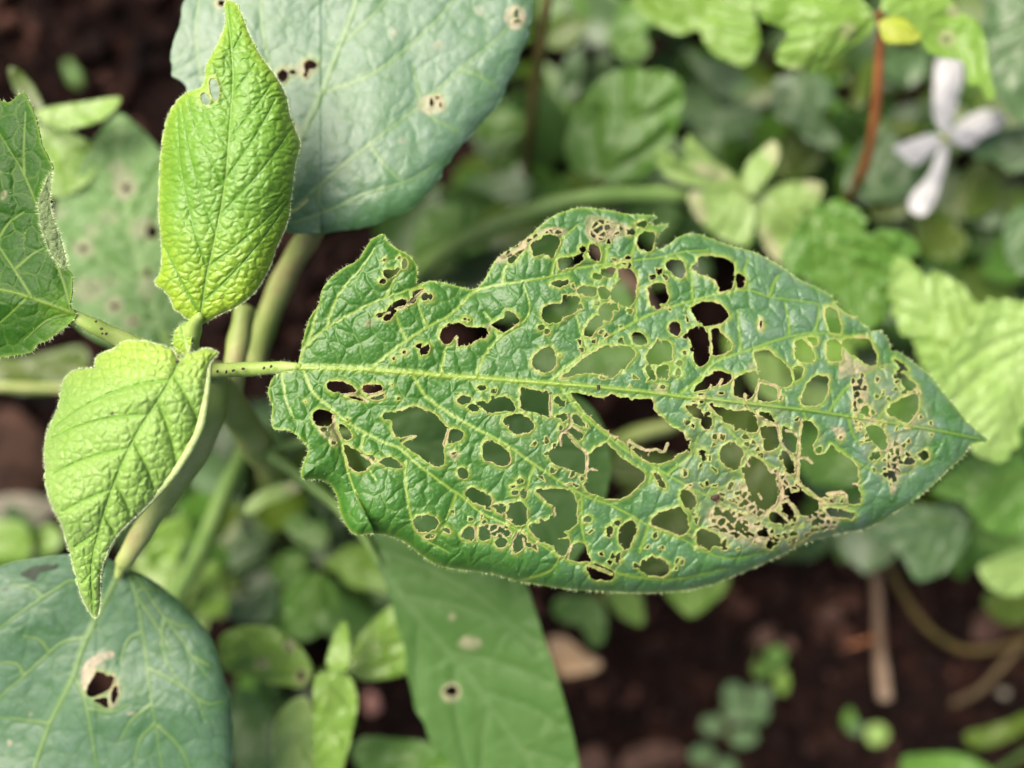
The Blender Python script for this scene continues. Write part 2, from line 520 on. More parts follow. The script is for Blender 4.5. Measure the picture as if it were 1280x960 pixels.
    if fray:
        gy, gx = np.gradient(F, res)
        sel = np.flatnonzero(((np.abs(F) < 0.6) & (Dh < 1.2) & (So > 4)).ravel())
        kk = sel[np.random.RandomState(seed + 3).randint(0, len(sel), fray)]
        P = W(X.ravel()[kk], Y.ravel()[kk], d.ravel()[kk] + 0.05)
        nx_, ny_ = -gx.ravel()[kk], -gy.ravel()[kk]
        L = np.sqrt(nx_ ** 2 + ny_ ** 2) + 1e-6
        v, t_ = hair_mesh(P, np.stack([nx_ / L, -ny_ / L, -0.2 + 0 * L], 1), fray, 0.08, 0.42, seed + 4, w=0.035, lift=0.2)
        mesh_obj("frayed_edge", v, t_, M_fray, o, kind="stuff")
    if hair or surf_hair:
        # roots along the margin, pointing outwards
        nxt = np.roll(loop[:-1], -1, 0)
        seg = nxt - loop[:-1]
        L = np.linalg.norm(seg, axis=1); cum = np.cumsum(L)
        rng = np.random.RandomState(seed + 500)
        VV = []; TT = []; c0 = 0
        if hair:
            u = rng.rand(hair * 2) * cum[-1]
            k = np.searchsorted(cum, u); k = np.minimum(k, len(L) - 1)
            f = rng.rand(len(k))[:, None]
            p2 = loop[:-1][k] * (1 - f) + nxt[k] * f
            area = 0.5 * np.sum(loop[:-1, 0] * nxt[:, 1] - nxt[:, 0] * loop[:-1, 1])
            nn = np.stack([seg[k, 1], -seg[k, 0]], 1) / (L[k][:, None] + 1e-9)
            if area < 0: nn = -nn
            gi = np.clip(((p2[:, 0] - nn[:, 0] * 1.5 - G.x0) / G.g).round().astype(int), 0, G.nx - 1)
            gj = np.clip(((p2[:, 1] - nn[:, 1] * 1.5 - G.y0) / G.g).round().astype(int), 0, G.ny - 1)
            ok = F[gj, gi] > 0
            p2, nn, gi, gj = p2[ok], nn[ok], gi[ok], gj[ok]
            P = W(p2[:, 0] - nn[:, 0] * 0.8, p2[:, 1] - nn[:, 1] * 0.8, d[gj, gi])
            N = np.stack([nn[:, 0], -nn[:, 1], 0 * nn[:, 0]], 1)
            v, t_ = hair_mesh(P, N, hair, hair_len[0], hair_len[1], seed + 9)
            VV.append(v); TT.append(t_); c0 += len(v)
        if surf_hair:
            fl = np.flatnonzero((F > 2).ravel())
            kk = fl[rng.randint(0, len(fl), surf_hair)]
            P = W(X.ravel()[kk], Y.ravel()[kk], d.ravel()[kk])
            N = np.tile(np.array([0.0, 0, 1.0]), (surf_hair, 1)) * 0.8 + rng.randn(surf_hair, 3) * 0.4
            v, t_ = hair_mesh(P, N, surf_hair, hair_len[0] * 0.5, hair_len[1] * 0.5, seed + 19, w=0.012)
            VV.append(v); TT.append(t_ + c0)
        mesh_obj("hair_fringe", np.concatenate(VV), np.concatenate(TT), hair_mat, o, kind="stuff")
    o["_d"] = 0
    del o["_d"]
    return o

def tube(parent, pts, mat, name="stem", nseg=12, sub=6, wob=0.05, seed=0, hairs=0, label=None, cap=True, base=None):
    """pts: (px, py, distance mm, radius in photo pixels)"""
    p = np.asarray(pts, float)
    q = smooth_open(p, sub) if len(p) > 2 else np.array([p[0] + (p[1] - p[0]) * t for t in np.linspace(0, 1, 6)])
    C = W(q[:, 0], q[:, 1], q[:, 2]); r = q[:, 3] * K * q[:, 2] / 1000
    T = np.gradient(C, axis=0); T /= np.linalg.norm(T, axis=1)[:, None] + 1e-12
    up = np.array([0.3, 0.2, 1.0]); rng = np.random.RandomState(abs(int(seed)))
    V = []; dk = []
    ph = rng.rand(4) * 6.28
    for i in range(len(C)):
        a = np.cross(T[i], up)
        if np.linalg.norm(a) < 0.05: a = np.cross(T[i], np.array([1.0, 0, 0]))
        a /= np.linalg.norm(a); b = np.cross(T[i], a)
        for k in range(nseg):
            th = 2 * math.pi * k / nseg
            rr = r[i] * (1 + wob * math.sin(3 * th + ph[0] + i * 0.3) + wob * math.sin(i * 0.9 + ph[1]))
            v = C[i] + a * rr * math.cos(th) + b * rr * math.sin(th)
            V.append(v); dk.append(q[i, 4] if q.shape[1] > 4 else 0)
    n = len(C); Tq = []
    for i in range(n - 1):
        for k in range(nseg):
            a, b = i * nseg + k, i * nseg + (k + 1) % nseg
            Tq += [(a, b, b + nseg), (a, b + nseg, a + nseg)]
    if cap:
        for i, s in ((0, -1), (n - 1, 1)):
            V.append(C[i] + T[i] * r[i] * 0.5 * s); dk.append(0); c = len(V) - 1
            for k in range(nseg):
                a, b = i * nseg + k, i * nseg + (k + 1) % nseg
                Tq.append((c, b, a) if s < 0 else (c, a, b))
    V = np.array(V); dk = np.array(dk, float)
    o = mesh_obj(name, V, np.array(Tq), mat, parent, {"dark": dk}, label=label, base=base)
    if hairs:
        ring = V[:n * nseg]
        N = ring - np.repeat(C, nseg, 0); N /= np.linalg.norm(N, axis=1)[:, None] + 1e-12
        hv, ht = hair_mesh(ring, N, hairs, 0.15, 0.5, 3, w=0.012, lift=0.0)
        mesh_obj("hair_fringe", hv, ht, M_hair, o, kind="stuff")
    return o

def speck(parent, px, py, d, rx, ry, rot, mat, name, seed, flat=0.6, label=None, rough=0.18):
    """a small lumpy pellet, chip or pebble lying at a point"""
    import bmesh
    bm = bmesh.new(); bmesh.ops.create_icosphere(bm, subdivisions=3, radius=1)
    rng = random.Random(seed)
    ph = [rng.uniform(0, 6.28) for _ in range(6)]
    c, s = math.cos(rot), math.sin(rot)
    ctr = W(px, py, d)
    V = []
    for v in bm.verts:
        x, y, z = v.co
        f = 1 + rough * (math.sin(3 * x + ph[0]) + math.sin(4 * y + ph[1]) + math.sin(5 * z + ph[2] + 2 * x)) * 0.6
        x, y, z = x * f * rx, y * f * ry, z * f * min(rx, ry) * flat
        V.append(ctr + np.array([(x * c - y * s), (x * s + y * c), z + min(rx, ry) * flat * 0.6]) * K * d / 1000)
    T = np.array([[v.index for v in f.verts] for f in bm.faces]); bm.free()
    return mesh_obj(name, np.array(V), T, mat, parent, label=label)
# ---------------------------------------------------------------- materials in use
YG = (0.30, 0.42, 0.10, 1)
M_main = leaf_mat("leaf_green_chewed", (0.038, 0.140, 0.012, 1), (0.072, 0.198, 0.034, 1), (0.34, 0.47, 0.07, 1), rough=0.44, spec=0.65, bump=0.035, fine=3000, young=(0.050, 0.185, 0.005, 1), sheen=0.06, rim=(0.46, 0.36, 0.17, 1), scar=(0.43, 0.35, 0.21, 1), groove=(0.032, 0.14, 0.008, 1))
M_young = leaf_mat("leaf_young", (0.145, 0.32, 0.022, 1), (0.22, 0.41, 0.055, 1), (0.42, 0.57, 0.14, 1), rough=0.46, spec=0.75, bump=0.04, young=(0.38, 0.54, 0.03, 1), sheen=0.18, groove=(0.11, 0.28, 0.010, 1))
M_hood = leaf_mat("leaf_young_downy", (0.25, 0.42, 0.075, 1), (0.36, 0.51, 0.155, 1), (0.44, 0.56, 0.20, 1), rough=0.46, spec=0.6, bump=0.09, young=(0.42, 0.54, 0.06, 1), sheen=0.35, groove=(0.17, 0.35, 0.03, 1))
M_left = leaf_mat("leaf_deep_green", (0.018, 0.080, 0.003, 1), (0.036, 0.115, 0.008, 1), (0.19, 0.31, 0.045, 1), rough=0.5, spec=0.25, bump=0.05, young=(0.12, 0.27, 0.015, 1), sheen=0.0, groove=(0.017, 0.075, 0.002, 1))
M_under = leaf_mat("leaf_underside", (0.17, 0.24, 0.10, 1), (0.25, 0.32, 0.15, 1), (0.30, 0.38, 0.16, 1), rough=0.8, spec=0.2, bump=0.12, sheen=0.3)
M_blue = leaf_mat("leaf_blue_green", (0.080, 0.190, 0.075, 1), (0.115, 0.230, 0.110, 1), (0.25, 0.37, 0.15, 1), rough=0.44, spec=0.8, bump=0.05, sheen=0.10, young=(0.055, 0.20, 0.03, 1), groove=(0.052, 0.165, 0.038, 1))
M_dark = leaf_mat("leaf_bluish_dark", (0.052, 0.142, 0.048, 1), (0.078, 0.178, 0.076, 1), (0.23, 0.36, 0.12, 1), rough=0.48, spec=0.6, bump=0.05, sheen=0.08, young=(0.05, 0.17, 0.02, 1), groove=(0.030, 0.110, 0.016, 1))
M_mid = leaf_mat("leaf_mid_green", (0.060, 0.145, 0.025, 1), (0.088, 0.178, 0.044, 1), (0.125, 0.215, 0.075, 1), rough=0.55, spec=0.4, bump=0.03)
M_palegrey = leaf_mat("leaf_pale_grey_green", (0.085, 0.205, 0.035, 1), (0.13, 0.26, 0.07, 1), (0.22, 0.36, 0.11, 1), rough=0.5, spec=0.5, bump=0.03, scar=(0.40, 0.36, 0.27, 1))
M_hair = plain_mat("plant_hair", (0.50, 0.60, 0.30, 1), (0.66, 0.74, 0.46, 1), rough=0.7, bump=0.0)
M_petiole = plain_mat("petiole_green", (0.25, 0.38, 0.07, 1), (0.36, 0.46, 0.14, 1), scale=300, rough=0.5, spec=0.4, bump=0.03)
M_stem = plain_mat("stem_pale", (0.22, 0.33, 0.07, 1), (0.38, 0.43, 0.15, 1), scale=110, rough=0.5, bump=0.12, bscale=1200, third=(0.36, 0.31, 0.14, 1))
M_stemgreen = plain_mat("stem_green", (0.12, 0.22, 0.05, 1), (0.20, 0.31, 0.09, 1), scale=160, rough=0.5, bump=0.04)
M_fray = plain_mat("frayed_tissue", (0.40, 0.33, 0.15, 1), (0.50, 0.42, 0.24, 1), scale=500, rough=0.8, bump=0.0)
M_frass = plain_mat("frass_brown", (0.02, 0.010, 0.006, 1), (0.075, 0.03, 0.02, 1), scale=1500, rough=0.6, bump=0.1)

# ---------------------------------------------------------------- the leafy plant in focus
plant = root("leafy_plant", "large broad-leaved green plant in focus, with one leaf chewed to lace", "plant", 345, 600)

# ---- the chewed leaf: outline, veins and every bite, read off as photo pixels
def zoom(x0, y0, x1, y1, w=1280):
    s = (x1 - x0) / w
    return lambda pts: [(x0 + x * s, y0 + y * s) for x, y in pts]
Z1 = zoom(330, 250, 630, 475); Z2 = zoom(600, 250, 900, 475); Z3 = zoom(850, 270, 1150, 495); Z4 = zoom(330, 450, 630, 675)
Z5 = zoom(560, 450, 860, 675); Z6 = zoom(800, 430, 1100, 655); Z7 = zoom(960, 400, 1260, 625); Z8 = zoom(620, 560, 980, 760)

main_outline = (Z1([(190, 860), (205, 760), (240, 640), (290, 560), (310, 480), (350, 420), (420, 365), (500, 320), (540, 260), (570, 215), (610, 190), (640, 183), (665, 225), (720, 265), (770, 290), (805, 330), (820, 380), (815, 440), (830, 462), (850, 446), (885, 430), (960, 440), (1040, 460), (1110, 475), (1150, 455), (1190, 400), (1225, 335), (1255, 300)])
    + Z2([(85, 318), (130, 278), (180, 248), (250, 200), (330, 130), (380, 90), (480, 50), (560, 40), (700, 55), (800, 75), (925, 80), (940, 98), (905, 118), (935, 135), (1000, 128), (988, 152), (955, 185), (938, 235), (955, 262), (1010, 235), (1060, 195), (1130, 178)])
    + Z3([(130, 105), (260, 155), (400, 195), (480, 235), (560, 285), (640, 340), (740, 385), (805, 425), (835, 455), (940, 525), (965, 570), (1010, 605)])
    + Z7([(520, 70), (555, 62), (595, 55), (640, 100), (660, 160), (690, 165), (730, 190), (800, 245), (870, 300), (930, 380), (1000, 460), (1060, 540), (1130, 600), (1178, 648), (1090, 660), (1040, 730), (960, 800), (880, 880), (790, 955)])
    + [(1120, 640), (1085, 660), (1045, 668), (1000, 682), (960, 702), (920, 719), (884, 733), (840, 740), (800, 741.5), (760, 740), (710, 737), (671, 731), (642, 726), (620, 719), (594, 715), (550, 708), (524, 693), (502, 676), (471, 667), (445, 669), (431, 655), (424, 637), (421, 621), (412, 606), (398, 600), (379, 599), (376, 590), (380, 576), (385, 562), (375, 548), (360, 538), (343, 537), (339, 525), (340.5, 508), (335, 490), (342, 471), (357, 464), (368, 463)])
main_mid = [(366, 458), (400, 459.5), (466, 462), (550, 469), (630, 474.6), (686.5, 479), (747.5, 484), (820, 491.5), (860, 497), (880, 498), (969, 508.5), (1011, 513), (1082, 524), (1133, 532), (1171, 538), (1225, 549)]
main_veins = [
    [(374, 457), (381, 435), (410, 409), (447, 388), (482, 372), (517.5, 360), (529, 355.5)],
    [(409, 409), (412, 395), (419, 377), (431, 358), (452, 334), (468, 311)], [(482, 372), (492, 353), (499, 341)],
    [(384, 430), (392, 405), (398, 380), (406, 352)],
    [(465, 460), (480, 447), (508, 426), (534, 409), (564, 393), (592.5, 365), (628, 355.5), (687, 346), (712.5, 337), (745, 332), (787.5, 326), (825, 321.5), (853, 315), (885, 312)],
    [(689, 344), (701, 301.5), (722, 281.6)], [(628, 355), (631, 337), (640, 322)], [(757, 329), (760, 304)], [(787, 325), (794, 304), (799, 285), (830, 280)],
    [(534, 409), (528, 395), (520, 372)], [(508, 426), (500, 408), (494, 390)],
    [(595, 471), (604, 447), (623, 423.5), (656, 400), (662, 384), (655, 356)], [(623, 423), (617, 405), (605, 390)],
    [(550, 468), (556, 440), (560, 425)],
    [(689, 476), (708, 458.6), (736, 437.5), (764, 419), (794.5, 402), (825, 388), (862.5, 376.6), (900, 367), (934, 362.6), (962.5, 371), (1000, 376), (1024, 380)],
    [(736, 437), (726, 415), (720, 390)], [(795, 402), (795, 370), (797, 340)], [(866, 375), (865, 350), (862, 335)], [(934, 362), (930, 340), (936, 322)], [(962, 370), (968, 352), (975, 343)],
    [(851.6, 491), (870, 477), (894, 453), (931, 439), (962.5, 428), (990.6, 420), (1019, 416.5), (1061, 420), (1089, 422)],
    [(926, 438), (924, 410), (922, 388)], [(986, 420), (986, 400), (980, 378)], [(1019, 416), (1022, 400), (1024, 380)],
    [(1037, 513), (1054, 489), (1072.5, 472.7), (1093.6, 462), (1115, 454)], [(1098, 524), (1110, 505.5), (1129, 494)],
    [(353, 466), (355, 485), (358, 501.6), (367.5, 522.7)],
    [(379, 462), (391, 490), (412, 508.6), (433, 527), (456.6, 541), (480, 553), (499, 560), (517.5, 576.6), (541, 595), (564, 612), (578, 621), (600, 640), (625, 652), (656.6, 667), (684.7, 686.6), (713, 703), (735, 706), (765, 718)],
    [(508, 576.6), (507, 602), (515, 651.6), (529, 672.6), (560, 690)], [(571, 617), (562, 640), (558, 650)], [(456, 541), (452, 570), (470, 600)],
    [(419, 525), (428.5, 555.5), (433, 583.6), (442.5, 611.7), (456, 640)],
    [(515, 466), (531.6, 494.5), (564, 518), (597, 536.7), (630, 554), (658.4, 574), (700.6, 602), (733.4, 621), (761.6, 630.5), (790, 645), (811, 657), (850.6, 672.5), (879, 689), (912.5, 698), (957.5, 691)],
    [(727, 618), (728, 660), (736, 700)], [(668, 580), (662, 600), (659, 612)], [(811, 657), (800, 690)], [(640, 730), (690, 712), (700, 690)],
    [(768, 716), (800, 722), (845, 724), (905, 712)],
    [(699, 480), (719, 508.6), (738, 527), (759, 544), (785, 565), (818, 583.6), (851.6, 603.4), (884, 620), (917, 636), (950, 650), (980, 662), (1008, 655)],
    [(835, 592), (865, 566), (872, 545)], [(884, 618), (905, 608), (918, 596)], [(818, 584), (812, 604)],
    [(880, 500), (901, 526), (926.6, 554), (950, 573), (978, 589), (1006, 610.5), (1034, 629), (1069.5, 637)],
    [(1037, 553), (1058, 569), (1082, 583), (1110, 594.5), (1140, 590)], [(925, 553), (945, 543), (952, 528)],
    [(1003, 513), (1010, 530), (1018, 545)], [(1060, 519), (1065, 540), (1074, 555)]]

holes = []
def H(z, *polys):
    for p in polys:
        holes.append(z(ell(*p) if isinstance(p[0], (int, float)) else p))
H(Z1, [(640, 375), (690, 370), (715, 360), (715, 385), (690, 410), (665, 420), (640, 405)], (633, 432, 17), (752, 340, 18, 25), (722, 312, 10), (643, 322, 8),
  [(668, 575), (690, 545), (740, 530), (765, 535), (755, 565), (715, 575), (700, 610), (675, 640), (640, 635), (645, 612)],
  [(598, 612), (615, 598), (645, 602), (630, 620), (605, 625)], [(750, 572), (775, 540), (808, 518), (800, 546)], [(795, 490), (830, 470), (850, 480), (815, 510), (797, 507)],
  [(835, 510), (860, 495), (875, 510), (870, 532), (845, 535)], (890, 515, 13, 18),
  [(945, 690), (985, 660), (1040, 655), (1080, 675), (1150, 680), (1190, 690), (1198, 715), (1180, 735), (1130, 745), (1100, 765), (1060, 778), (1035, 775), (1025, 735), (1005, 755), (975, 770), (945, 745)],
  (1072, 633, 11), (1094, 640, 10), [(808, 780), (830, 762), (848, 765), (830, 790)], [(835, 800), (860, 770), (885, 765), (885, 795), (865, 820), (838, 828)], (690, 848, 12), (750, 812, 10))
H(Z2, [(55, 665), (90, 645), (130, 630), (135, 600), (165, 595), (200, 620), (215, 650), (190, 680), (130, 710), (90, 690)],
  [(270, 240), (310, 210), (370, 185), (420, 195), (430, 235), (405, 270), (390, 310), (360, 295), (320, 290), (290, 300), (280, 270)],
  [(150, 310), (200, 275), (235, 265), (215, 290), (180, 330), (155, 335)],
  [(415, 325), (440, 305), (500, 300), (550, 295), (555, 320), (520, 345), (470, 370), (435, 375), (415, 350)], [(532, 252), (565, 250), (570, 275), (545, 280)],
  [(578, 250), (610, 235), (640, 260), (650, 300), (640, 330), (610, 325), (580, 295)], [(785, 160), (815, 150), (828, 175), (805, 190), (785, 180)],
  [(825, 130), (860, 112), (890, 118), (885, 140), (845, 148)], [(835, 220), (860, 180), (900, 165), (932, 175), (938, 210), (922, 258), (895, 275), (850, 260)],
  [(990, 340), (1015, 320), (1070, 320), (1095, 355), (1100, 395), (1070, 420), (1040, 405), (1010, 380)], [(1133, 350), (1155, 348), (1158, 375), (1138, 375)],
  [(735, 370), (790, 362), (830, 395), (838, 440), (828, 520), (805, 565), (765, 565), (730, 545), (700, 525), (705, 480), (740, 430)],
  [(645, 375), (680, 358), (725, 365), (720, 395), (690, 410), (655, 400)], [(595, 395), (620, 385), (655, 410), (640, 428), (610, 420)],
  [(380, 440), (410, 430), (470, 425), (470, 445), (430, 468), (385, 455)], [(520, 485), (555, 458), (620, 475), (622, 512), (580, 512), (530, 500)],
  [(632, 480), (660, 465), (695, 485), (685, 525), (645, 525)], (625, 553, 17, 13), [(640, 570), (670, 550), (715, 560), (712, 610), (695, 645), (665, 635), (635, 605)],
  [(330, 590), (370, 560), (430, 560), (450, 520), (490, 510), (535, 530), (520, 590), (470, 615), (420, 650), (370, 660), (330, 635)],
  [(610, 620), (640, 625), (658, 660), (630, 690), (585, 730), (555, 725), (555, 690), (580, 655)], (326, 680, 14), (358, 704, 13, 16),
  [(895, 470), (930, 450), (985, 445), (1000, 480), (1005, 530), (965, 550), (940, 570), (910, 555), (900, 510)],
  [(1005, 670), (1035, 650), (1065, 660), (1075, 700), (1050, 725), (1015, 700)], [(805, 720), (840, 700), (870, 715), (895, 755), (885, 775), (840, 775), (815, 750)],
  [(885, 830), (930, 770), (980, 750), (1025, 770), (1025, 850), (1000, 862), (970, 868), (960, 880), (925, 878), (890, 860)],
  [(945, 897), (975, 878), (1010, 882), (1010, 930), (985, 955), (950, 950)], [(880, 900), (905, 885), (932, 920), (938, 960), (910, 950)],
  [(1045, 905), (1065, 895), (1075, 925), (1050, 948), (1038, 935)], (1068, 868, 14), (1095, 815, 12),
  [(290, 830), (330, 795), (375, 785), (400, 810), (412, 860), (390, 905), (345, 918), (300, 905), (280, 870)], (425, 828, 8),
  [(430, 950), (470, 915), (560, 840), (640, 790), (680, 775), (740, 780), (800, 785), (835, 820), (810, 850), (770, 895), (715, 935), (650, 935), (560, 920), (480, 948)])
H(Z3, [(95, 220), (150, 212), (230, 220), (285, 250), (288, 330), (285, 385), (240, 405), (210, 400), (200, 355), (150, 320), (90, 305)], [(305, 310), (335, 305), (352, 345), (345, 380), (305, 380)],
  [(55, 490), (100, 462), (180, 457), (220, 475), (260, 515), (255, 555), (215, 575), (150, 588), (110, 570), (75, 530)],
  [(50, 610), (85, 592), (135, 600), (155, 640), (160, 730), (140, 785), (100, 800), (75, 760), (70, 700), (45, 650)], [(165, 605), (205, 600), (240, 640), (275, 685), (265, 715), (225, 740), (175, 735), (170, 680)],
  [(75, 930), (100, 890), (160, 840), (220, 825), (275, 850), (260, 890), (210, 905), (160, 915), (90, 938)],
  [(610, 700), (625, 665), (655, 655), (690, 690), (715, 740), (715, 775), (660, 782), (620, 760)], [(675, 650), (715, 645), (740, 670), (720, 690), (692, 672)],
  [(785, 680), (810, 660), (850, 670), (870, 750), (860, 775), (800, 775), (785, 740)], [(775, 490), (820, 490), (850, 530), (860, 600), (850, 630), (810, 625), (785, 570)],
  [(825, 465), (850, 470), (930, 520), (935, 536), (890, 515)], [(865, 665), (930, 645), (1000, 645), (1030, 690), (1055, 740), (1050, 798), (990, 785), (920, 740), (880, 705)],
  [(1140, 765), (1170, 770), (1215, 815), (1205, 825), (1160, 790)], [(1155, 825), (1200, 840), (1260, 900), (1250, 930), (1210, 925), (1180, 880)], (432, 580, 10, 24))
H(Z4, [(340, 150), (345, 115), (400, 115), (440, 120), (490, 160), (475, 178), (430, 180), (380, 173)], [(435, 200), (480, 192), (545, 212), (545, 222), (510, 217), (470, 208)],
  [(525, 155), (550, 130), (600, 128), (635, 150), (620, 170), (570, 182), (540, 180)], [(565, 204), (610, 190), (640, 180), (635, 205), (590, 215)],
  [(635, 290), (680, 280), (740, 270), (810, 248), (870, 275), (920, 290), (945, 330), (985, 365), (985, 390), (960, 440), (960, 510), (960, 565), (900, 560), (840, 520), (760, 470), (745, 440), (810, 412), (735, 420), (690, 385), (680, 330), (640, 320)],
  [(975, 450), (982, 400), (1010, 365), (1060, 385), (1050, 430)], [(258, 300), (280, 265), (340, 265), (375, 300), (370, 340), (310, 350), (270, 340)], (318, 372, 18, 10), (372, 440, 16, 12), (345, 395, 13, 12),
  [(395, 345), (420, 340), (465, 380), (470, 410), (440, 430), (410, 390)], [(430, 455), (470, 470), (530, 510), (575, 550), (550, 580), (510, 600), (465, 575), (445, 540)],
  [(540, 505), (580, 510), (595, 530), (570, 535)], [(612, 545), (650, 518), (700, 530), (738, 565), (720, 580), (660, 568)], (222, 218, 7), (440, 322, 8), (685, 132, 5), (718, 207, 9), (1015, 497, 14, 10),
  [(1035, 590), (1060, 570), (1090, 600), (1085, 635), (1050, 630)], [(1075, 705), (1105, 680), (1160, 700), (1215, 730), (1205, 775), (1130, 770), (1090, 740)], [(1218, 778), (1260, 768), (1295, 778), (1285, 818), (1240, 808)],
  [(800, 850), (840, 830), (900, 835), (930, 870), (910, 905), (850, 922), (805, 900)], [(855, 940), (905, 928), (908, 942), (870, 955)], [(950, 905), (975, 890), (1000, 920), (985, 930)],
  [(1050, 935), (1090, 890), (1125, 895), (1128, 955), (1080, 960)], [(1148, 895), (1185, 890), (1210, 930), (1190, 965), (1150, 960)])
H(Z5, [(50, 210), (75, 188), (115, 195), (118, 225), (85, 238), (58, 230)], [(105, 250), (130, 235), (168, 262), (130, 275)],
  [(150, 225), (200, 220), (215, 235), (240, 205), (290, 198), (335, 215), (358, 250), (350, 275), (280, 275), (240, 282), (190, 262)], (178, 147, 24, 14),
  [(388, 170), (400, 140), (440, 160), (490, 165), (540, 185), (542, 230), (538, 270), (550, 300), (500, 295), (430, 275), (388, 250)], [(566, 205), (590, 195), (612, 220), (590, 235), (568, 232)],
  [(290, 325), (320, 295), (390, 290), (440, 320), (462, 350), (440, 385), (370, 395), (325, 365)], [(185, 510), (190, 450), (215, 428), (260, 440), (310, 475), (340, 520), (325, 560), (290, 570), (235, 545), (195, 535)],
  [(575, 295), (620, 285), (648, 302), (640, 320), (590, 310)], [(645, 350), (700, 378), (720, 390), (712, 425), (690, 430), (660, 400), (632, 378)], [(658, 310), (690, 290), (730, 340), (725, 363), (690, 345)], (600, 362, 12, 14),
  [(545, 490), (590, 445), (610, 400), (640, 400), (690, 460), (735, 495), (735, 540), (735, 605), (680, 600), (630, 575), (575, 565), (550, 530)],
  [(755, 500), (830, 450), (860, 455), (930, 520), (985, 560), (1050, 600), (1050, 635), (1000, 690), (950, 730), (880, 745), (800, 725), (730, 690), (742, 620), (750, 560)],
  [(650, 175), (740, 185), (830, 205), (870, 185), (920, 200), (960, 195), (980, 215), (1010, 205), (1090, 215), (1095, 260), (1150, 310), (1180, 350), (1250, 385), (1270, 430), (1280, 480), (1225, 500), (1200, 530), (1150, 550), (1080, 550), (1000, 500), (920, 430), (870, 400), (830, 365), (770, 320), (700, 240)],
  [(1095, 605), (1130, 610), (1165, 665), (1160, 690), (1130, 670), (1105, 635)],
  [(475, 695), (530, 685), (590, 690), (650, 700), (680, 740), (690, 800), (690, 870), (660, 900), (622, 918), (640, 935), (640, 975), (560, 1000), (470, 940), (430, 900), (440, 876), (490, 865), (550, 850), (570, 810), (560, 780), (520, 750), (480, 715)])
H(Z8, [(690, 330), (720, 290), (820, 265), (860, 330), (850, 375), (810, 390), (750, 370), (700, 350)], [(255, 420), (318, 400), (328, 440), (305, 485), (270, 470)],
  [(322, 490), (345, 430), (390, 425), (408, 470), (405, 500), (360, 508)], [(400, 530), (440, 515), (510, 545), (530, 570), (510, 590), (440, 590), (415, 560)],
  [(50, 275), (90, 240), (125, 250), (140, 300), (135, 340), (90, 345), (50, 310)], (105, 147, 19, 12), (125, 203, 16, 20), (85, 200, 17, 12), (75, 172, 12, 7),
  [(95, 380), (135, 385), (140, 420), (110, 460), (78, 465), (75, 420)], (148, 430, 13), (45, 378, 20, 12), (15, 372, 12, 10), (25, 420, 28, 22), (407, 320, 16), [(488, 370), (505, 345), (525, 355), (520, 385), (500, 385)], (542, 335, 18, 14),
  [(545, 370), (570, 335), (610, 325), (628, 360), (615, 400), (590, 450), (565, 450), (545, 410)], [(530, 480), (555, 465), (558, 495), (540, 508)], [(640, 530), (670, 500), (720, 488), (765, 515), (772, 545), (745, 575), (700, 570), (655, 555)],
  [(820, 210), (850, 190), (890, 215), (885, 270), (850, 270), (830, 245)], [(890, 390), (910, 362), (960, 375), (1000, 405), (985, 435), (930, 445), (895, 425)], (1013, 433, 13), (1185, 378, 25, 17), (1221, 433, 18, 20), (985, 285, 14, 18), (1028, 295, 16, 20), (1072, 355, 14, 18))
H(Z6, [(560, 650), (600, 595), (650, 620), (700, 690), (732, 760), (732, 830), (700, 880), (640, 880), (600, 830), (580, 770), (555, 720)], [(430, 570), (460, 535), (500, 528), (550, 560), (552, 600), (530, 660), (500, 675), (450, 645), (430, 610)],
  [(240, 325), (290, 335), (330, 360), (335, 390), (300, 400), (270, 365)], (357, 422, 28, 36), (333, 578, 22, 16), (125, 232, 22, 14),
  [(385, 335), (440, 335), (500, 360), (580, 355), (620, 385), (632, 430), (618, 470), (560, 465), (500, 440), (450, 410), (405, 370)], [(637, 362), (690, 370), (720, 412), (690, 408), (652, 388)],
  [(645, 445), (700, 440), (735, 450), (748, 520), (738, 555), (700, 572), (665, 565), (660, 520)], [(755, 440), (790, 445), (838, 500), (835, 590), (800, 578), (765, 540)], [(760, 572), (800, 590), (822, 640), (830, 700), (790, 680), (757, 610)],
  [(868, 420), (910, 410), (945, 460), (945, 510), (925, 540), (940, 590), (980, 590), (1015, 540), (1040, 560), (1100, 600), (1165, 660), (1165, 740), (1180, 800), (1170, 850), (1120, 860), (1090, 800), (1000, 800), (960, 830), (900, 780), (848, 720), (852, 620), (860, 500)],
  [(800, 810), (840, 785), (900, 800), (960, 850), (950, 890), (900, 920), (850, 915), (835, 870), (795, 835)], [(755, 850), (790, 850), (828, 905), (818, 940), (770, 900)], [(690, 905), (740, 890), (795, 950), (760, 965), (700, 945)],
  [(980, 880), (1050, 880), (1140, 900), (1130, 935), (1050, 930), (1000, 912)],
  [(495, 240), (510, 190), (560, 155), (620, 145), (632, 200), (612, 260), (582, 292), (520, 285)], [(635, 215), (680, 218), (728, 245), (738, 290), (700, 310), (628, 300)],
  [(608, 45), (650, 30), (690, 35), (760, 95), (795, 130), (815, 195), (780, 235), (730, 218), (645, 190), (628, 120)], (752, 290, 11, 15), [(820, 128), (865, 120), (870, 160), (850, 190), (828, 190)],
  [(860, 320), (870, 270), (905, 200), (940, 170), (1000, 175), (1010, 220), (990, 290), (960, 320), (910, 335)], [(220, 785), (250, 780), (300, 812), (290, 880), (250, 880), (225, 840)])
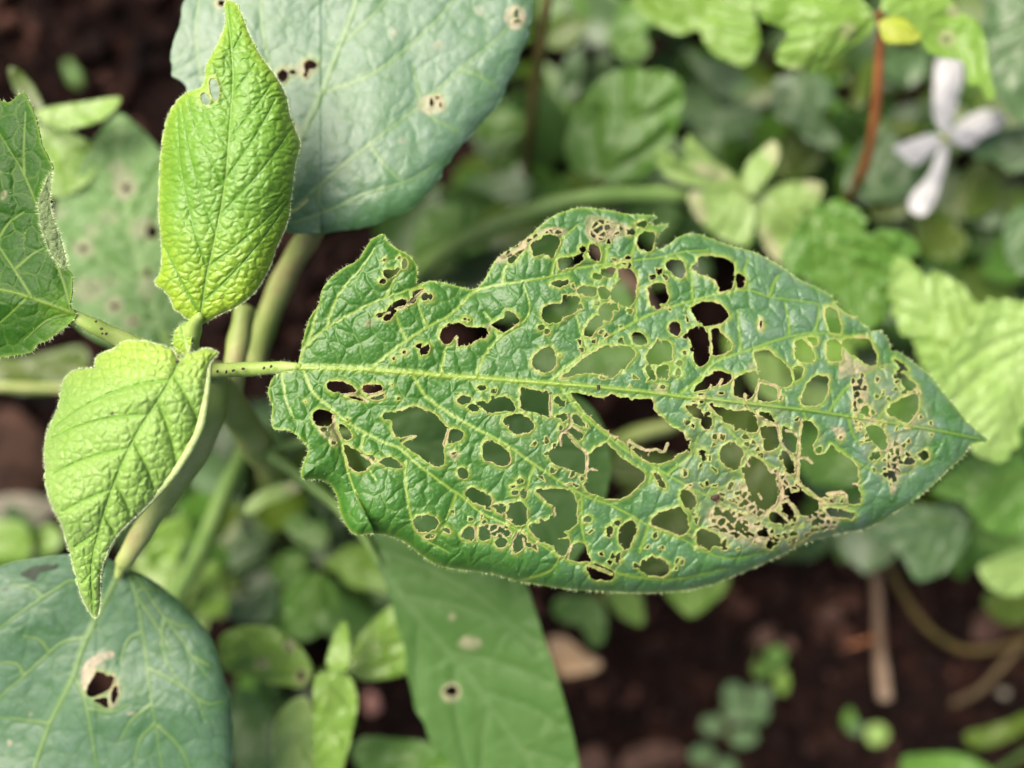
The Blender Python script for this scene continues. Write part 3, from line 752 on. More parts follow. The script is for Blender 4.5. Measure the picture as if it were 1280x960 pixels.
H(Z7, [(625, 490), (660, 450), (730, 410), (800, 400), (805, 470), (770, 530), (740, 550), (690, 530)], [(525, 575), (555, 560), (605, 575), (635, 630), (625, 695), (580, 670), (540, 620)], [(555, 710), (575, 695), (605, 725), (580, 755), (555, 735)],
  (495, 335, 12, 18), (480, 392, 18, 16), (495, 432, 14), (463, 447, 9, 12), (468, 478, 12, 10), (522, 482, 24, 24), (390, 628, 11), (660, 825, 20), (840, 725, 24, 30), (755, 755, 30, 22))
threads = [(Z5(t), w) for t, w in [([(737, 490), (743, 545), (735, 625)], 2.2), ([(630, 378), (690, 450), (740, 492)], 1.5), ([(650, 295), (655, 345), (630, 375), (600, 400), (603, 455)], 2.4), ([(655, 345), (690, 365), (728, 382)], 1.8),
            ([(742, 590), (770, 583), (800, 592)], 1.4), ([(548, 180), (550, 240), (545, 298)], 1.6), ([(968, 430), (1000, 455), (1060, 482), (1110, 478), (1150, 492), (1172, 448)], 1.9), ([(1000, 455), (975, 480), (985, 520)], 1.4), ([(1075, 480), (1072, 508)], 1.1), ([(968, 430), (960, 452)], 1.2), ([(880, 405), (905, 415), (895, 430)], 1.3)]]
threads += [(Z6(t), w) for t, w in [([(637, 203), (622, 262), (608, 303)], 1.8), ([(640, 200), (738, 232), (742, 292)], 1.6), ([(620, 358), (650, 402), (725, 432)], 3.0), ([(738, 428), (755, 530), (808, 590), (835, 645)], 2.2), ([(857, 398), (846, 560), (836, 715)], 2.3),
            ([(848, 608), (885, 612), (918, 636)], 2.0), ([(780, 462), (818, 472), (845, 500)], 2.0), ([(788, 832), (835, 900), (842, 935)], 2.2), ([(640, 932), (700, 882), (740, 850), (758, 770), (735, 690)], 2.2), ([(700, 882), (745, 900), (800, 955)], 1.8), ([(740, 850), (790, 835)], 2.0),
            ([(560, 270), (562, 296)], 1.5), ([(375, 235), (382, 212)], 1.3), ([(420, 225), (437, 190)], 2.0), ([(1000, 800), (1085, 792), (1105, 830), (1095, 855)], 2.0), ([(1040, 800), (1045, 845)], 1.6), ([(960, 845), (1010, 925), (1060, 940)], 2.0), ([(632, 800), (650, 830)], 1.3), ([(560, 620), (585, 655)], 1.6), ([(1172, 752), (1140, 748)], 1.6)]]
threads += [(Z4(t), w) for t, w in [([(425, 186), (490, 183), (552, 218)], 1.7), ([(560, 192), (640, 165)], 1.6), ([(372, 300), (380, 370), (405, 420)], 3.0), ([(735, 432), (775, 412), (812, 408)], 1.8), ([(985, 370), (975, 410), (962, 450)], 2.4), ([(1135, 880), (1132, 960)], 2.0), ([(525, 505), (560, 525), (578, 545)], 2.2)]]
threads += [(Z8(t), w) for t, w in [([(38, 290), (45, 315), (72, 322)], 1.8), ([(335, 425), (318, 490)], 1.4), ([(68, 465), (75, 415), (95, 375)], 1.4), ([(122, 405), (130, 450)], 1.4), ([(255, 268), (262, 300)], 1.8)]]
threads += [(Z1(t), w) for t, w in [([(700, 582), (745, 572), (800, 530), (850, 482)], 1.8), ([(640, 606), (672, 600)], 1.5), ([(1020, 740), (1030, 730), (1028, 775)], 1.6)]]
lace = [(Z2([(600, 120), (640, 95), (700, 110), (770, 140), (800, 165), (770, 182), (700, 205), (650, 225), (600, 208), (580, 180)]), 9.0, 1.05, 0.22),
        (Z2([(100, 300), (180, 245), (260, 195), (340, 150), (460, 150), (465, 175), (420, 190), (370, 180), (300, 205), (240, 255), (150, 310)]), 8.0, 1.05, 0.22),
        (Z8([(950, 290), (1000, 262), (1050, 290), (1100, 310), (1160, 330), (1230, 370), (1200, 430), (1160, 420), (1100, 380), (1050, 395), (1000, 372), (950, 350)]), 9.0, 1.05, 0.22),
        (Z6([(520, 740), (575, 750), (640, 800), (690, 880), (650, 930), (580, 900), (540, 830)]), 9.0, 1.05, 0.22),
        (Z6([(690, 680), (740, 690), (800, 740), (815, 790), (790, 840), (740, 860), (735, 780)]), 9.0, 1.05, 0.22),
        (Z6([(940, 880), (1000, 905), (1060, 945), (1040, 990), (960, 985), (880, 940)]), 8.0, 1.05, 0.22),
        (Z7([(470, 320), (520, 310), (540, 380), (520, 440), (500, 500), (455, 490), (450, 400)]), 8.0, 1.05, 0.22),
        (Z7([(640, 640), (700, 650), (720, 720), (690, 800), (700, 860), (660, 930), (640, 860), (630, 760)]), 9.0, 1.05, 0.22),
        (Z5([(190, 880), (260, 870), (340, 915), (330, 945), (250, 950), (200, 920)]), 9.0, 1.05, 0.22)]
lace += [([(700, 330), (800, 300), (870, 420), (830, 480), (740, 470)], 9.0, 1.4, 0.86, 0.0),
         ([(870, 490), (1000, 520), (1060, 600), (1040, 660), (900, 690), (850, 600)], 9.0, 1.5, 0.72, 0.15),
         ([(600, 490), (700, 490), (750, 560), (740, 620), (660, 590)], 8.5, 1.4, 0.82, 0.05),
         ([(560, 640), (620, 620), (720, 650), (840, 660), (900, 690), (820, 720), (700, 710)], 8.5, 1.4, 0.84, 0.0),
         ([(1060, 470), (1130, 460), (1170, 540), (1120, 610), (1080, 570)], 7.5, 1.2, 0.74, 0.2),
         ([(890, 620), (1000, 580), (1060, 640), (960, 690)], 7.5, 1.2, 0.62, 0.3)]
scars = [(Z3([(850, 800), (875, 720), (920, 755), (980, 795), (1040, 805), (980, 842), (900, 852), (850, 870)]), 0.9), (Z7([(335, 570), (400, 572), (415, 615), (385, 650), (350, 600)]), 0.85), (Z7([(500, 520), (580, 515), (575, 555), (520, 555)]), 0.6),
         (Z3([(415, 545), (440, 535), (452, 590), (435, 625), (415, 600)]), 0.7), (Z4([(985, 480), (1030, 480), (1050, 515), (1015, 540), (985, 510)]), 0.6), (Z1([(535, 655), (560, 632), (585, 645), (570, 680), (540, 675)]), 0.45),
         (Z4([(290, 350), (345, 350), (400, 400), (385, 465), (340, 430), (300, 390)]), 0.7), (Z2([(560, 90), (640, 85), (790, 130), (800, 190), (650, 235), (570, 200)]), 0.55), (Z2([(80, 315), (250, 195), (300, 200), (200, 275), (140, 335)]), 0.75),
         (Z8([(930, 280), (1000, 250), (1130, 310), (1240, 370), (1210, 450), (1040, 410), (940, 350)]), 0.5), (Z7([(560, 600), (720, 620), (760, 640), (690, 690), (640, 740), (600, 700)]), 0.35), (Z6([(380, 870), (470, 850), (560, 900), (640, 950), (500, 960), (390, 930)]), 0.5),
         (Z3([(360, 790), (400, 790), (405, 830), (375, 835)]), 0.5), (Z7([(780, 500), (830, 500), (830, 540), (760, 560)]), 0.6), (Z1([(1180, 665), (1215, 650), (1220, 690), (1195, 700)]), 0.6), (Z6([(60, 215), (150, 225), (130, 262), (90, 262)]), 0.5)]
darks = [(Z2([(100, 305), (150, 280), (160, 300), (115, 312)]), 0.5), (Z1([(425, 405), (442, 405), (440, 420), (426, 420)]), 0.45), (Z5([(86, 690), (100, 682), (105, 700), (92, 712)]), 0.6), (Z2([(925, 195), (945, 195), (940, 225), (925, 220)]), 0.6)]
main_band = [(374, 552), (386, 562), (381, 578), (376, 592), (380, 600), (398, 601), (412, 607), (421, 622), (425, 640), (432, 656), (446, 671), (468, 668), (456, 640), (442.5, 612), (433, 584), (428, 556), (419, 527), (400, 520), (380, 530)]

_mm = np.array(main_mid)
def main_depth(G, X, Y, So, Dm, tt):
    ym = np.interp(X, _mm[:, 0], _mm[:, 1])
    v = Y - ym
    d = 126.0 + 0 * X
    d = d + 0.022 * np.abs(v) * np.clip((X - 480) / 400, 0, 1) - 0.012 * np.abs(v) * np.clip((600 - X) / 250, 0, 1)
    d = d + 7.0 * np.clip((X - 760) / 470, 0, 1.1) ** 1.8
    d = d + 1.6 * fbm(X, Y, 170, 91, 2)
    bl = G.dist([main_band[-6:-1]], 60.0)
    inb = G.inside(smooth_closed(main_band, 3))
    d = d + np.where(inb, -0.045 * bl, 0)
    low = np.clip((v - 90) / 60, 0, 1)
    d = d + (3.2 * low + 0.8) * np.exp(-np.maximum(So, 0) / 13.0)
    d = d - 0.5 * np.exp(-np.maximum(So, 0) / 6.0) * np.clip((520 - X) / 60, 0, 1)
    return d
def main_young(X, Y, So, tt):
    a = np.clip((600 - X) / 260, 0, 1) * 0.45
    b = np.exp(-np.maximum(So, 0) / 9) * np.clip((640 - X) / 150, 0, 1) * 0.8
    band = 0
    return np.clip(np.maximum(np.maximum(a, b), band), 0, 1)
def main_aniso(X, Y):
    ym = np.interp(X, _mm[:, 0], _mm[:, 1])
    th = np.where(Y < ym, -0.45, 0.60)
    c, s = np.cos(th), np.sin(th)
    u = X * c + Y * s; w = -X * s + Y * c
    return u * 1.05 + np.where(Y < ym, 0, 700), w * 0.75
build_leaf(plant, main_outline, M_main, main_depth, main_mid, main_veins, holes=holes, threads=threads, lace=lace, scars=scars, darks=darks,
           res=1.0, cell=21, A=(0.40, 0.22, 0.045), ridge=0.18, fine=6.5, edge_noise=(0.7, 6), painted_sheen=lambda X, Y: np.clip((X - 580) / 420, 0, 1) * 0.72, hole_noise=(2.2, 6.0), tertmask=lambda X, Y: np.clip((760 - X) / 250, 0.25, 1), rim_w=1.35, rimv=0.8, seed=4, thick=0.16,  # sky sheen painted into the colour, stronger towards the tip
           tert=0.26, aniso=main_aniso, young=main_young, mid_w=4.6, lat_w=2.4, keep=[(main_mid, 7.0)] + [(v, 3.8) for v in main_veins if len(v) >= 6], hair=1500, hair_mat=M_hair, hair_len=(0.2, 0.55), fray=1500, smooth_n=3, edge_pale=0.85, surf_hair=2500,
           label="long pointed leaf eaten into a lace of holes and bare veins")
PET_M = tube(plant, [(246, 466, 131, 9), (280, 463, 129, 9.5), (320, 461, 127.5, 9), (352, 459, 126.8, 7.5), (372, 458.5, 126.5, 5)], M_petiole, "petiole", seed=1, wob=0.04, hairs=350)

# ---- the upright young leaf
B_out = [(284, 0), (280, 8), (281, 30), (272, 55), (258, 80), (256, 100), (250, 110), (232, 116), (218, 130), (208, 150), (203, 175), (200, 204), (199, 232), (198, 260), (200, 290), (202, 320), (200, 338), (193, 354), (203, 362), (213, 374), (217, 386), (226, 392), (234, 399), (250, 400), (258, 404), (266, 398), (282, 390), (296, 384), (307, 376), (320, 364), (332, 345), (340, 328), (346, 310), (355, 290), (362, 270), (364, 250), (367, 230), (370, 204), (376, 180), (370, 163), (362, 140), (358, 120), (345, 95), (330, 75), (318, 55), (309, 35), (303, 18), (294, 4)]
B_mid = [(250, 400), (258, 345), (267, 305), (276, 260), (282, 220), (286, 170), (290, 120), (291, 90), (288, 50), (284, 6)]
ZB = zoom(180, 0, 400, 165)
B_holes = [ZB([(470, 605), (488, 570), (520, 578), (545, 640), (542, 720), (512, 728), (478, 672)]), ZB([(408, 692), (438, 672), (472, 700), (488, 742), (450, 765), (422, 750)])]
_bm = np.array(B_mid)[::-1]
def B_depth(G, X, Y, So, Dm, tt):
    xm = np.interp(Y, _bm[:, 1], _bm[:, 0]); v = X - xm
    d = 120.5 - 0.022 * np.minimum(np.abs(v), 55) + 3.5 * (np.clip((Y - 200) / 200, -1, 1)) ** 2
    d = d + 0.0007 * v * v + 0.9 * fbm(X, Y, 70, 33, 2)
    return d + 0.8 * np.exp(-np.maximum(So, 0) / 5)
build_leaf(plant, B_out, M_young, B_depth, B_mid, laterals(B_mid, B_out, 7, 42, 0.5, 0.03, 0.8, 3), holes=B_holes, res=0.9, cell=11.5, A=(0.22, 0.20, 0.03), ridge=-0.03, fine=5, puff=0.26,
           edge_noise=(0.7, 6), hole_noise=(0.7, 5), rim_w=1.5, rimv=0.5, seed=12, thick=0.2, tert=0.03, vein_amt=0.5, mid_w=1.8, lat_w=1.2, edge_pale=1.25, hair=2200, hair_mat=M_hair, hair_len=(0.12, 0.4), surf_hair=800,
           aniso=lambda X, Y: (X * 0.78, Y * 1.22), young=lambda X, Y, So, tt: np.clip(np.clip((Y - 255) / 120, 0, 1) * 0.85 + 0.75 * np.exp(-np.maximum(So, 0) / 9), 0, 1), teeth=(1.8, 10), lat_amt=0.1, label="upright young yellow-green leaf with puckered surface and two bites near its tip")
tube(plant, [(238, 446, 129, 11), (238, 425, 126.5, 12), (244, 405, 124.5, 9), (250, 394, 123, 5)], M_petiole, "petiole", seed=2)
build_leaf(plant, [(216, 430), (218, 415), (228, 405), (240, 402), (240, 420), (236, 440), (224, 442)], M_young, lambda G, X, Y, So, Dm, tt: 124.5 + 0.05 * (240 - X), [(234, 440), (228, 408)], res=1.2, cell=8, A=(.1, .15, .02), seed=15, young=lambda X, Y, So, tt: 0.9 + 0 * X, hair=150, hair_mat=M_hair, label="tiny bud leaf in the fork of the young leaves")

# ---- the hooded young leaf
C_out = [(273, 441), (263, 436), (253, 436), (243, 440), (234, 441), (226, 450), (221, 446), (216, 436), (209, 434), (202, 430), (194, 430), (186, 427), (170, 426), (159, 426), (150.5, 428.5), (144, 435), (139, 438), (131, 440), (123, 443.5), (118, 452), (117, 459), (106, 460), (95, 461.5), (86, 467), (79, 475), (75, 490), (73, 507), (66, 522), (59, 539), (56, 552), (55, 566), (56, 585), (57, 606), (65, 634), (75, 653), (85, 685), (93, 713), (101, 745), (114, 768), (121, 772), (125, 760), (126, 745), (127, 713), (139, 681), (158, 657), (190, 626), (222, 590), (242, 558), (253, 531), (257, 499), (259, 467), (264, 452)]
C_mid = [(224, 452), (206, 486), (184, 520), (160, 562), (140, 610), (124, 660), (114, 710), (116, 766)]
_cm = np.array(C_mid)
def C_depth(G, X, Y, So, Dm, tt):
    xm = np.interp(Y, _cm[:, 1], _cm[:, 0]); v = X - xm
    d = 118.5 + 6.5 * np.clip((Y - 560) / 200, 0, 1.1) ** 1.6 + 2.0 * np.clip((500 - Y) / 70, 0, 1)
    d = d + np.where(v < 0, 0.0005 * v * v, 0.0004 * v * v)
    d = d + 1.0 * fbm(X, Y, 60, 43, 2)
    return d + 1.0 * np.exp(-np.maximum(So, 0) / 6)
C_veins = laterals(C_mid, C_out, 6, 62, 0.9, 0.04, 0.8, 6)
build_leaf(plant, C_out, M_hood, C_depth, C_mid, C_veins, res=0.9, cell=11.5, A=(0.60, 0.25, 0.03), ridge=-0.06, fine=6, puff=0.27, lat_amt=0.1, edge_noise=(0.8, 6), seed=23, thick=0.22, tert=0.03, vein_amt=0.35, mid_w=2, lat_w=1.4,
           edge_pale=1.2, hair=2600, hair_mat=M_hair, hair_len=(0.12, 0.45), surf_hair=3000, teeth=(2.2, 10),
           young=lambda X, Y, So, tt: np.clip((490 - Y) / 60, 0, 1) * 0.85, label="hooded hairy young leaf curving down to a point")
tube(plant, [(263, 452, 121, 3), (257, 499, 120.2, 4.5), (251, 531, 120, 5), (239, 558, 120, 5.2), (219, 590, 120.6, 5.2), (187, 626, 121.8, 5), (156, 656, 122.8, 4.6), (138, 681, 123.8, 4), (127, 713, 125, 3), (124.5, 745, 126.3, 1.8)],
     plain_mat("rolled_edge_pale", (0.33, 0.44, 0.14, 1), (0.44, 0.53, 0.24, 1), scale=1500, rough=0.7, bump=0.1), "rolled_edge", seed=4, nseg=8, wob=0.06)
# ---- the leaf cut by the left edge of the photo
A_out = [(-70, 150), (-40, 122), (0, 126), (13, 127), (28, 116), (38, 131), (46, 152), (52, 180), (61, 198), (66, 210), (58, 226), (50, 246), (50, 270), (57, 296), (66, 318), (82, 335), (90, 344), (90, 362), (88, 384), (96, 394), (84, 407), (70, 418), (57, 427), (48, 430), (38, 441), (22, 444), (0, 447), (-40, 450), (-90, 430), (-120, 360), (-110, 250)]
A_mid = [(92, 392), (60, 380), (35, 371), (0, 362), (-110, 345)]
def A_depth(G, X, Y, So, Dm, tt):
    return 125 + 0.03 * np.abs(Y - 380) * np.where(Y > 380, 1.2, 0.35) + 0.02 * np.maximum(0, 60 - X) * 0.6 + 0.9 * fbm(X, Y, 70, 53, 2) - 0.3 * np.exp(-np.maximum(So, 0) / 6)
build_leaf(plant, A_out, M_left, A_depth, A_mid, [[(40, 372), (20, 340), (0, 310), (-30, 260)], [(88, 388), (80, 355), (62, 305), (44, 252), (30, 218), (17, 196), (0, 168)], [(20, 335), (40, 318), (55, 310)], [(30, 218), (30, 180), (32, 140)], [(-5, 305), (10, 280), (30, 265)], [(35, 371), (10, 395), (-20, 420)], [(88, 392), (60, 400), (30, 425)]],
           scars=[([(1, 240), (8, 238), (9, 247), (2, 249)], 0.4)], res=1.2, cell=24, A=(0.20, 0.13, 0.04), ridge=0.12, fine=8, seed=31, tert=0.45, mid_w=3, lat_w=1.7, edge_pale=0.6, hair=500, hair_mat=M_hair, surf_hair=500,
           young=lambda X, Y, So, tt: 0.8 * np.exp(-((X - 85) ** 2 + (Y - 392) ** 2) / 900) + 0.3 * np.exp(-np.maximum(So, 0) / 6), label="deep green leaf entering from the left with a folded edge")
build_leaf(plant, [(66, 208), (59, 224), (49, 248), (49, 272), (56, 298), (66, 320), (84, 337), (82, 318), (74, 292), (66, 270), (63, 245), (64, 225)], M_under, lambda G, X, Y, So, Dm, tt: 124 + 0.035 * np.maximum(X - 48 - 0.09 * np.maximum(Y - 250, 0), 0), res=1.2, cell=12, A=(.1, .12, .05), seed=37, hair=400, hair_mat=M_hair, surf_hair=500, name="folded_edge", label="folded-over pale hairy edge of the left leaf")
PET_A = tube(plant, [(88, 391, 126, 6), (104, 401, 126.5, 9), (130, 414, 128, 10.5), (165, 430, 130, 12), (220, 452, 132, 13), (252, 466, 132.5, 12)], M_petiole, "petiole", seed=5, wob=0.04, hairs=350)

# ---- the big blue-green leaf behind
D_out = [(237, -20), (223, 34), (216, 52), (214, 70), (217, 82), (214, 95), (224, 99), (232, 109), (246, 150), (270, 200), (300, 245), (340, 280), (365, 291), (400, 291), (447, 287), (478, 278), (496, 270), (515, 260), (534, 244), (546, 228), (556, 210), (570, 192), (582, 176), (600, 156), (616, 139), (632, 112), (646, 82), (655, 58), (661, 37), (667, 0), (668, -60), (640, -150), (560, -230), (470, -260), (380, -220), (300, -140)]
D_mid = [(346, 272), (360, 225), (376, 172), (402, 116), (425, 56), (446, 0), (462, -80), (470, -240)]
D_veins = [[(350, 268), (365, 263), (402, 229), (462, 180), (526, 131), (575, 86), (625, 45), (660, 0)], [(402, 116), (470, 90), (537, 34), (585, -20)], [(352, 274), (370, 277), (421, 259), (462, 240), (510, 226), (545, 205)], [(376, 172), (345, 110), (329, 41), (327, 0), (335, -60)],
           [(425, 56), (465, 20), (490, -10)], [(402, 229), (398, 250), (405, 262)], [(462, 180), (480, 205), (500, 225)], [(526, 131), (545, 150), (575, 165)], [(526, 131), (522, 110), (515, 80)], [(575, 86), (600, 95), (620, 110)], [(360, 240), (300, 180), (260, 120), (245, 50), (250, -10)], [(345, 110), (310, 90), (290, 60)]]
Z5b = zoom(200, 0, 680, 360)
D_holes = [Z5b(p) for p in [[(388, 250), (408, 230), (428, 245), (415, 272), (395, 270)], [(478, 212), (500, 198), (524, 212), (515, 228), (498, 230), (494, 248), (484, 238)], ell(442, 240, 12, 8), ell(905, 340, 7, 16), ell(925, 325, 10, 5), ell(935, 350, 5, 10), ell(1188, 45, 10, 16), ell(1192, 70, 16, 6), ell(205, 10, 14, 9), ell(485, 248, 8, 10)]]
D_scars = [(Z5b(p), a) for p, a in [(ell(470, 235, 62, 26), 0.45), (ell(905, 348, 50, 34), 0.7), (ell(1185, 58, 38, 42), 0.75), (ell(925, 150, 17, 17), 0.45), (ell(780, 110, 11, 14), 0.5), (ell(1065, 35, 16, 18), 0.3), (ell(805, 468, 16, 12), 0.35), (ell(205, 12, 30, 18), 0.6), (ell(455, 430, 14, 22), 0.4)]]
def D_depth(G, X, Y, So, Dm, tt):
    return 135.5 + 0.012 * (270 - Y) * 0.5 + 0.012 * np.maximum(X - 480, 0) * np.clip((Y - 60) / 150, 0, 1) + 1.2 * fbm(X, Y, 130, 61, 2) + 1.8 * np.exp(-np.maximum(So, 0) / 16) * (X > 400)
build_leaf(plant, D_out, M_blue, D_depth, D_mid, D_veins, holes=D_holes, scars=D_scars, res=1.6, cell=30, A=(0.16, 0.065, 0.015), ridge=0.08, fine=11, lat_amt=1.0, seed=41, tert=0.10, groove_w=2.2, painted_sheen=lambda X, Y: 0.50 + 0 * X - 0.3 * np.clip((Y - 180) / 90, 0, 1), mid_w=5.5, lat_w=3.0, rim_w=2.2, vein_amt=0.75, hole_noise=(1.0, 5), teeth=(2, 18), thick=0.2,
           young=lambda X, Y, So, tt: 0.8 * np.clip((Y - 200) / 80, 0, 1) * np.clip((X - 430) / 60, 0, 1), label="big smooth blue-green leaf behind the upright young leaf")
tube(plant, [(350, 270, 135.5, 5), (372, 262, 135.5, 3), (385, 250, 135.3, 2)], M_stem, "petiole", seed=6, nseg=8)
tube(plant, [(392, 288, 142, 14), (368, 325, 146, 15), (345, 370, 150, 15), (326, 420, 152, 15), (316, 460, 153, 15)], M_stem, "petiole", seed=7)

# ---- dark bluish leaf in the lower left corner
E_out = [(-40, 735), (0, 708), (31, 700), (72, 694), (110, 692), (140, 700), (155, 709), (175, 716), (195, 728), (212, 741), (230, 757), (244, 772), (256, 786), (266, 800), (273, 820), (278, 838), (284, 856), (288, 873), (290, 892), (291, 912), (290, 960), (280, 1010), (240, 1070), (160, 1120), (60, 1150), (-40, 1120), (-110, 1030), (-130, 900), (-100, 800)]
E_mid = [(152, 706), (140, 735), (125, 763), (103, 810), (90.6, 847), (62.5, 904), (44, 957), (20, 1040), (0, 1130)]
E_veins = [[(154, 708), (159, 716), (169, 741), (178, 790), (184, 835), (190, 880), (194, 904), (202, 960), (210, 1020)], [(156, 710), (169, 719), (190, 750), (206, 772), (228, 800), (240, 820), (258, 845)], [(109, 797), (80, 802), (62, 816), (30, 845), (0, 872), (-50, 930)], [(128, 757), (94, 726), (70, 737), (53, 747), (20, 770), (0, 785), (-60, 830)],
           [(94, 846), (102, 865), (108, 885), (116, 930), (120, 960), (120, 1020)], [(62, 904), (30, 900), (0, 896)], [(184, 835), (215, 850), (245, 872), (255, 900)], [(169, 741), (200, 790), (215, 815)], [(194, 904), (225, 935), (240, 970)], [(190, 880), (165, 900), (150, 925)], [(206, 772), (225, 782), (240, 782)], [(206, 772), (202, 800), (210, 830), (232, 862)], [(178, 790), (160, 800), (150, 830)], [(169, 741), (182, 735), (200, 738)], [(240, 820), (262, 832)], [(194, 904), (175, 925), (168, 955)], [(108, 885), (140, 890), (160, 880)], [(30, 845), (20, 830), (-10, 828)], [(53, 747), (40, 735), (15, 730)], [(62, 816), (50, 800), (30, 795)], [(245, 872), (262, 880), (278, 876)]]
Z4b = zoom(0, 660, 400, 960)
E_holes = [Z4b(p) for p in [[(342, 655), (368, 605), (388, 572), (430, 590), (458, 598), (440, 640), (400, 668), (360, 678)], [(372, 690), (410, 678), (432, 678), (428, 722), (400, 706)], [(445, 655), (468, 628), (474, 668), (450, 708)]]]
E_scars = [(Z4b(p), a) for p, a in [([(322, 625), (330, 560), (370, 512), (445, 492), (452, 520), (400, 540), (378, 580), (362, 618), (340, 650)], 1.0), (ell(410, 548, 14, 12), 0.5), (ell(38, 860, 12, 12), 0.7), (ell(122, 745, 9, 9), 0.7), (ell(525, 742, 18, 9), 0.5), ([(430, 590), (470, 595), (482, 680), (440, 730), (435, 660), (462, 630)], 0.6)]]
E_darks = [(Z4b(p), a) for p, a in [([(80, 180), (150, 150), (230, 145), (215, 165), (160, 180), (140, 210), (105, 200)], 0.75), (ell(18, 248, 14, 8), 0.4)]]
def E_depth(G, X, Y, So, Dm, tt):
    return 136.5 + 0.010 * np.maximum(X - 130, 0) + 0.0 * Y + 1.2 * fbm(X, Y, 110, 71, 2) + 2.0 * np.exp(-np.maximum(So, 0) / 14) * (X > 120)
build_leaf(plant, E_out, M_dark, E_depth, E_mid, E_veins, holes=E_holes, scars=E_scars, darks=E_darks, res=1.5, cell=34, A=(0.14, 0.075, 0.015), ridge=0.10, fine=12, lat_amt=1.0, seed=51, tert=0.12, groove_w=1.9, painted_sheen=lambda X, Y: 0.34 + 0 * X, mid_w=5.0, lat_w=2.3, rim_w=2.2, vein_amt=0.75, thick=0.2, label="dark bluish leaf at the lower left with one hole and a white scar")
tube(plant, [(147, 722, 136.7, 3.5), (152, 708, 136.5, 8), (160, 694, 136, 12), (185, 655, 135.5, 13.5), (215, 612, 135, 14.5), (245, 565, 134.5, 15.5), (264, 520, 134, 17), (268, 480, 133, 19), (262, 458, 132, 18)], M_stem, "stem", seed=8, hairs=500)
# ---- the blurred pale leaf on the left
F_out = [(149, 142), (128, 160), (110, 190), (90, 225), (72, 250), (66, 290), (64, 340), (80, 390), (120, 425), (170, 440), (215, 440), (250, 400), (252, 330), (240, 260), (222, 215), (196, 183), (175, 160)]
F_mid = [(205, 420), (180, 350), (162, 280), (150, 200), (149, 148)]
ZF = zoom(0, 60, 400, 480, 914)
F_scars = [(ZF(ell(*p)), a) for p, a in [((355, 390, 38, 45), .8), ((335, 340, 25, 20), .6), ((240, 570, 34, 28), .7), ((310, 480, 34, 26), .5), ((250, 690, 50, 36), .7), ((325, 735, 30, 30), .7), ((320, 670, 26, 22), .5), ((410, 515, 40, 36), .6), ((375, 780, 30, 20), .6), ((420, 680, 30, 40), .5), ((170, 470, 24, 20), .5), ((260, 520, 26, 22), .5)]]
F_holes = [ZF(ell(*p)) for p in [(435, 525, 18, 20), (326, 740, 10, 10), (360, 398, 12, 12), (236, 572, 10, 10), (380, 780, 9, 8), (420, 640, 9, 14)]]
build_leaf(plant, F_out, M_palegrey, lambda G, X, Y, So, Dm, tt: 164 - 0.008 * (Y - 300) + 1.2 * fbm(X, Y, 90, 77, 2), F_mid, laterals(F_mid, F_out, 5, 50, 0.4, seed=8), holes=F_holes, scars=F_scars, res=2.2, cell=24, A=(0.3, 0.3, 0.05), seed=57, tert=0.3, mid_w=4, lat_w=2, label="blurred pale leaf with grey scars between the left leaf and the young one")
tube(plant, [(205, 418, 163, 6), (225, 440, 160, 8), (270, 480, 153, 9), (300, 505, 152, 10)], M_stemgreen, "petiole", seed=9)
# ---- the plain leaf at the lower centre
G_out = [(455, 668), (462, 690), (470, 708), (482, 730), (490, 755), (497, 785), (506, 812), (507, 838), (514, 862), (519, 887), (530, 905), (538, 925), (560, 950), (590, 990), (640, 1040), (700, 1060), (728, 1020), (727, 975), (722, 945), (712, 900), (703, 868), (692, 830), (681, 800), (670, 765), (659, 732), (640, 690), (600, 655), (550, 640), (500, 642)]
G_mid = [(452, 668), (470, 700), (497, 738), (522, 770), (550, 803), (594, 856), (637, 917), (668, 962), (705, 1050)]
ZG = zoom(200, 540, 760, 960)
build_leaf(plant, G_out, M_mid, lambda G, X, Y, So, Dm, tt: 152 + 0.012 * Dm + 0.006 * (Y - 700) + 1.0 * fbm(X, Y, 120, 81, 2), G_mid, laterals(G_mid, G_out, 6, 52, 0.7, seed=4), holes=[ZG(ell(833, 740, 18, 16)), ZG(ell(815, 742, 6, 7))], scars=[(ZG(ell(885, 603, 34, 20)), .55), (ZG(ell(832, 745, 28, 30)), .5), (ZG(ell(835, 528, 10, 12)), .5)],
           res=2.0, cell=40, A=(0.5, 0.12, 0.0), ridge=0.1, fine=14, seed=63, tert=0.06, mid_w=5, lat_w=3, vein_amt=0.55, label="plain green leaf below the chewed one with a single round hole")
tube(plant, [(475, 704, 151.2, 3), (466, 690, 150.8, 4.5), (452, 668, 150, 6), (420, 632, 149, 7), (380, 600, 149, 8), (340, 570, 150, 9)], M_stemgreen, "petiole", seed=10)
# ---- two lower leaves seen through the holes
U_out = [(432, 520), (470, 497), (530, 482), (600, 478), (660, 482), (716, 492), (748, 520), (762, 560), (762, 600), (748, 650), (720, 700), (690, 725), (640, 722), (590, 700), (540, 670), (500, 640), (460, 590)]
U_mid = [(440, 540), (520, 560), (600, 590), (680, 650), (705, 705)]
build_leaf(plant, U_out, M_palegrey, lambda G, X, Y, So, Dm, tt: 147 + 0.01 * Dm + 1.0 * fbm(X, Y, 100, 83, 2), U_mid, laterals(U_mid, U_out, 5, 48, 0.5, seed=7), res=2.5, cell=36, A=(0.4, 0.15, 0.0), seed=67, tert=0.1, mid_w=4, lat_w=2.5, vein_amt=0.5, label="lower green leaf seen only through the holes of the chewed one")
tube(plant, [(440, 540, 147, 5), (400, 545, 149, 7), (360, 558, 151, 8), (330, 566, 151.5, 8)], M_stemgreen, "petiole", seed=11)
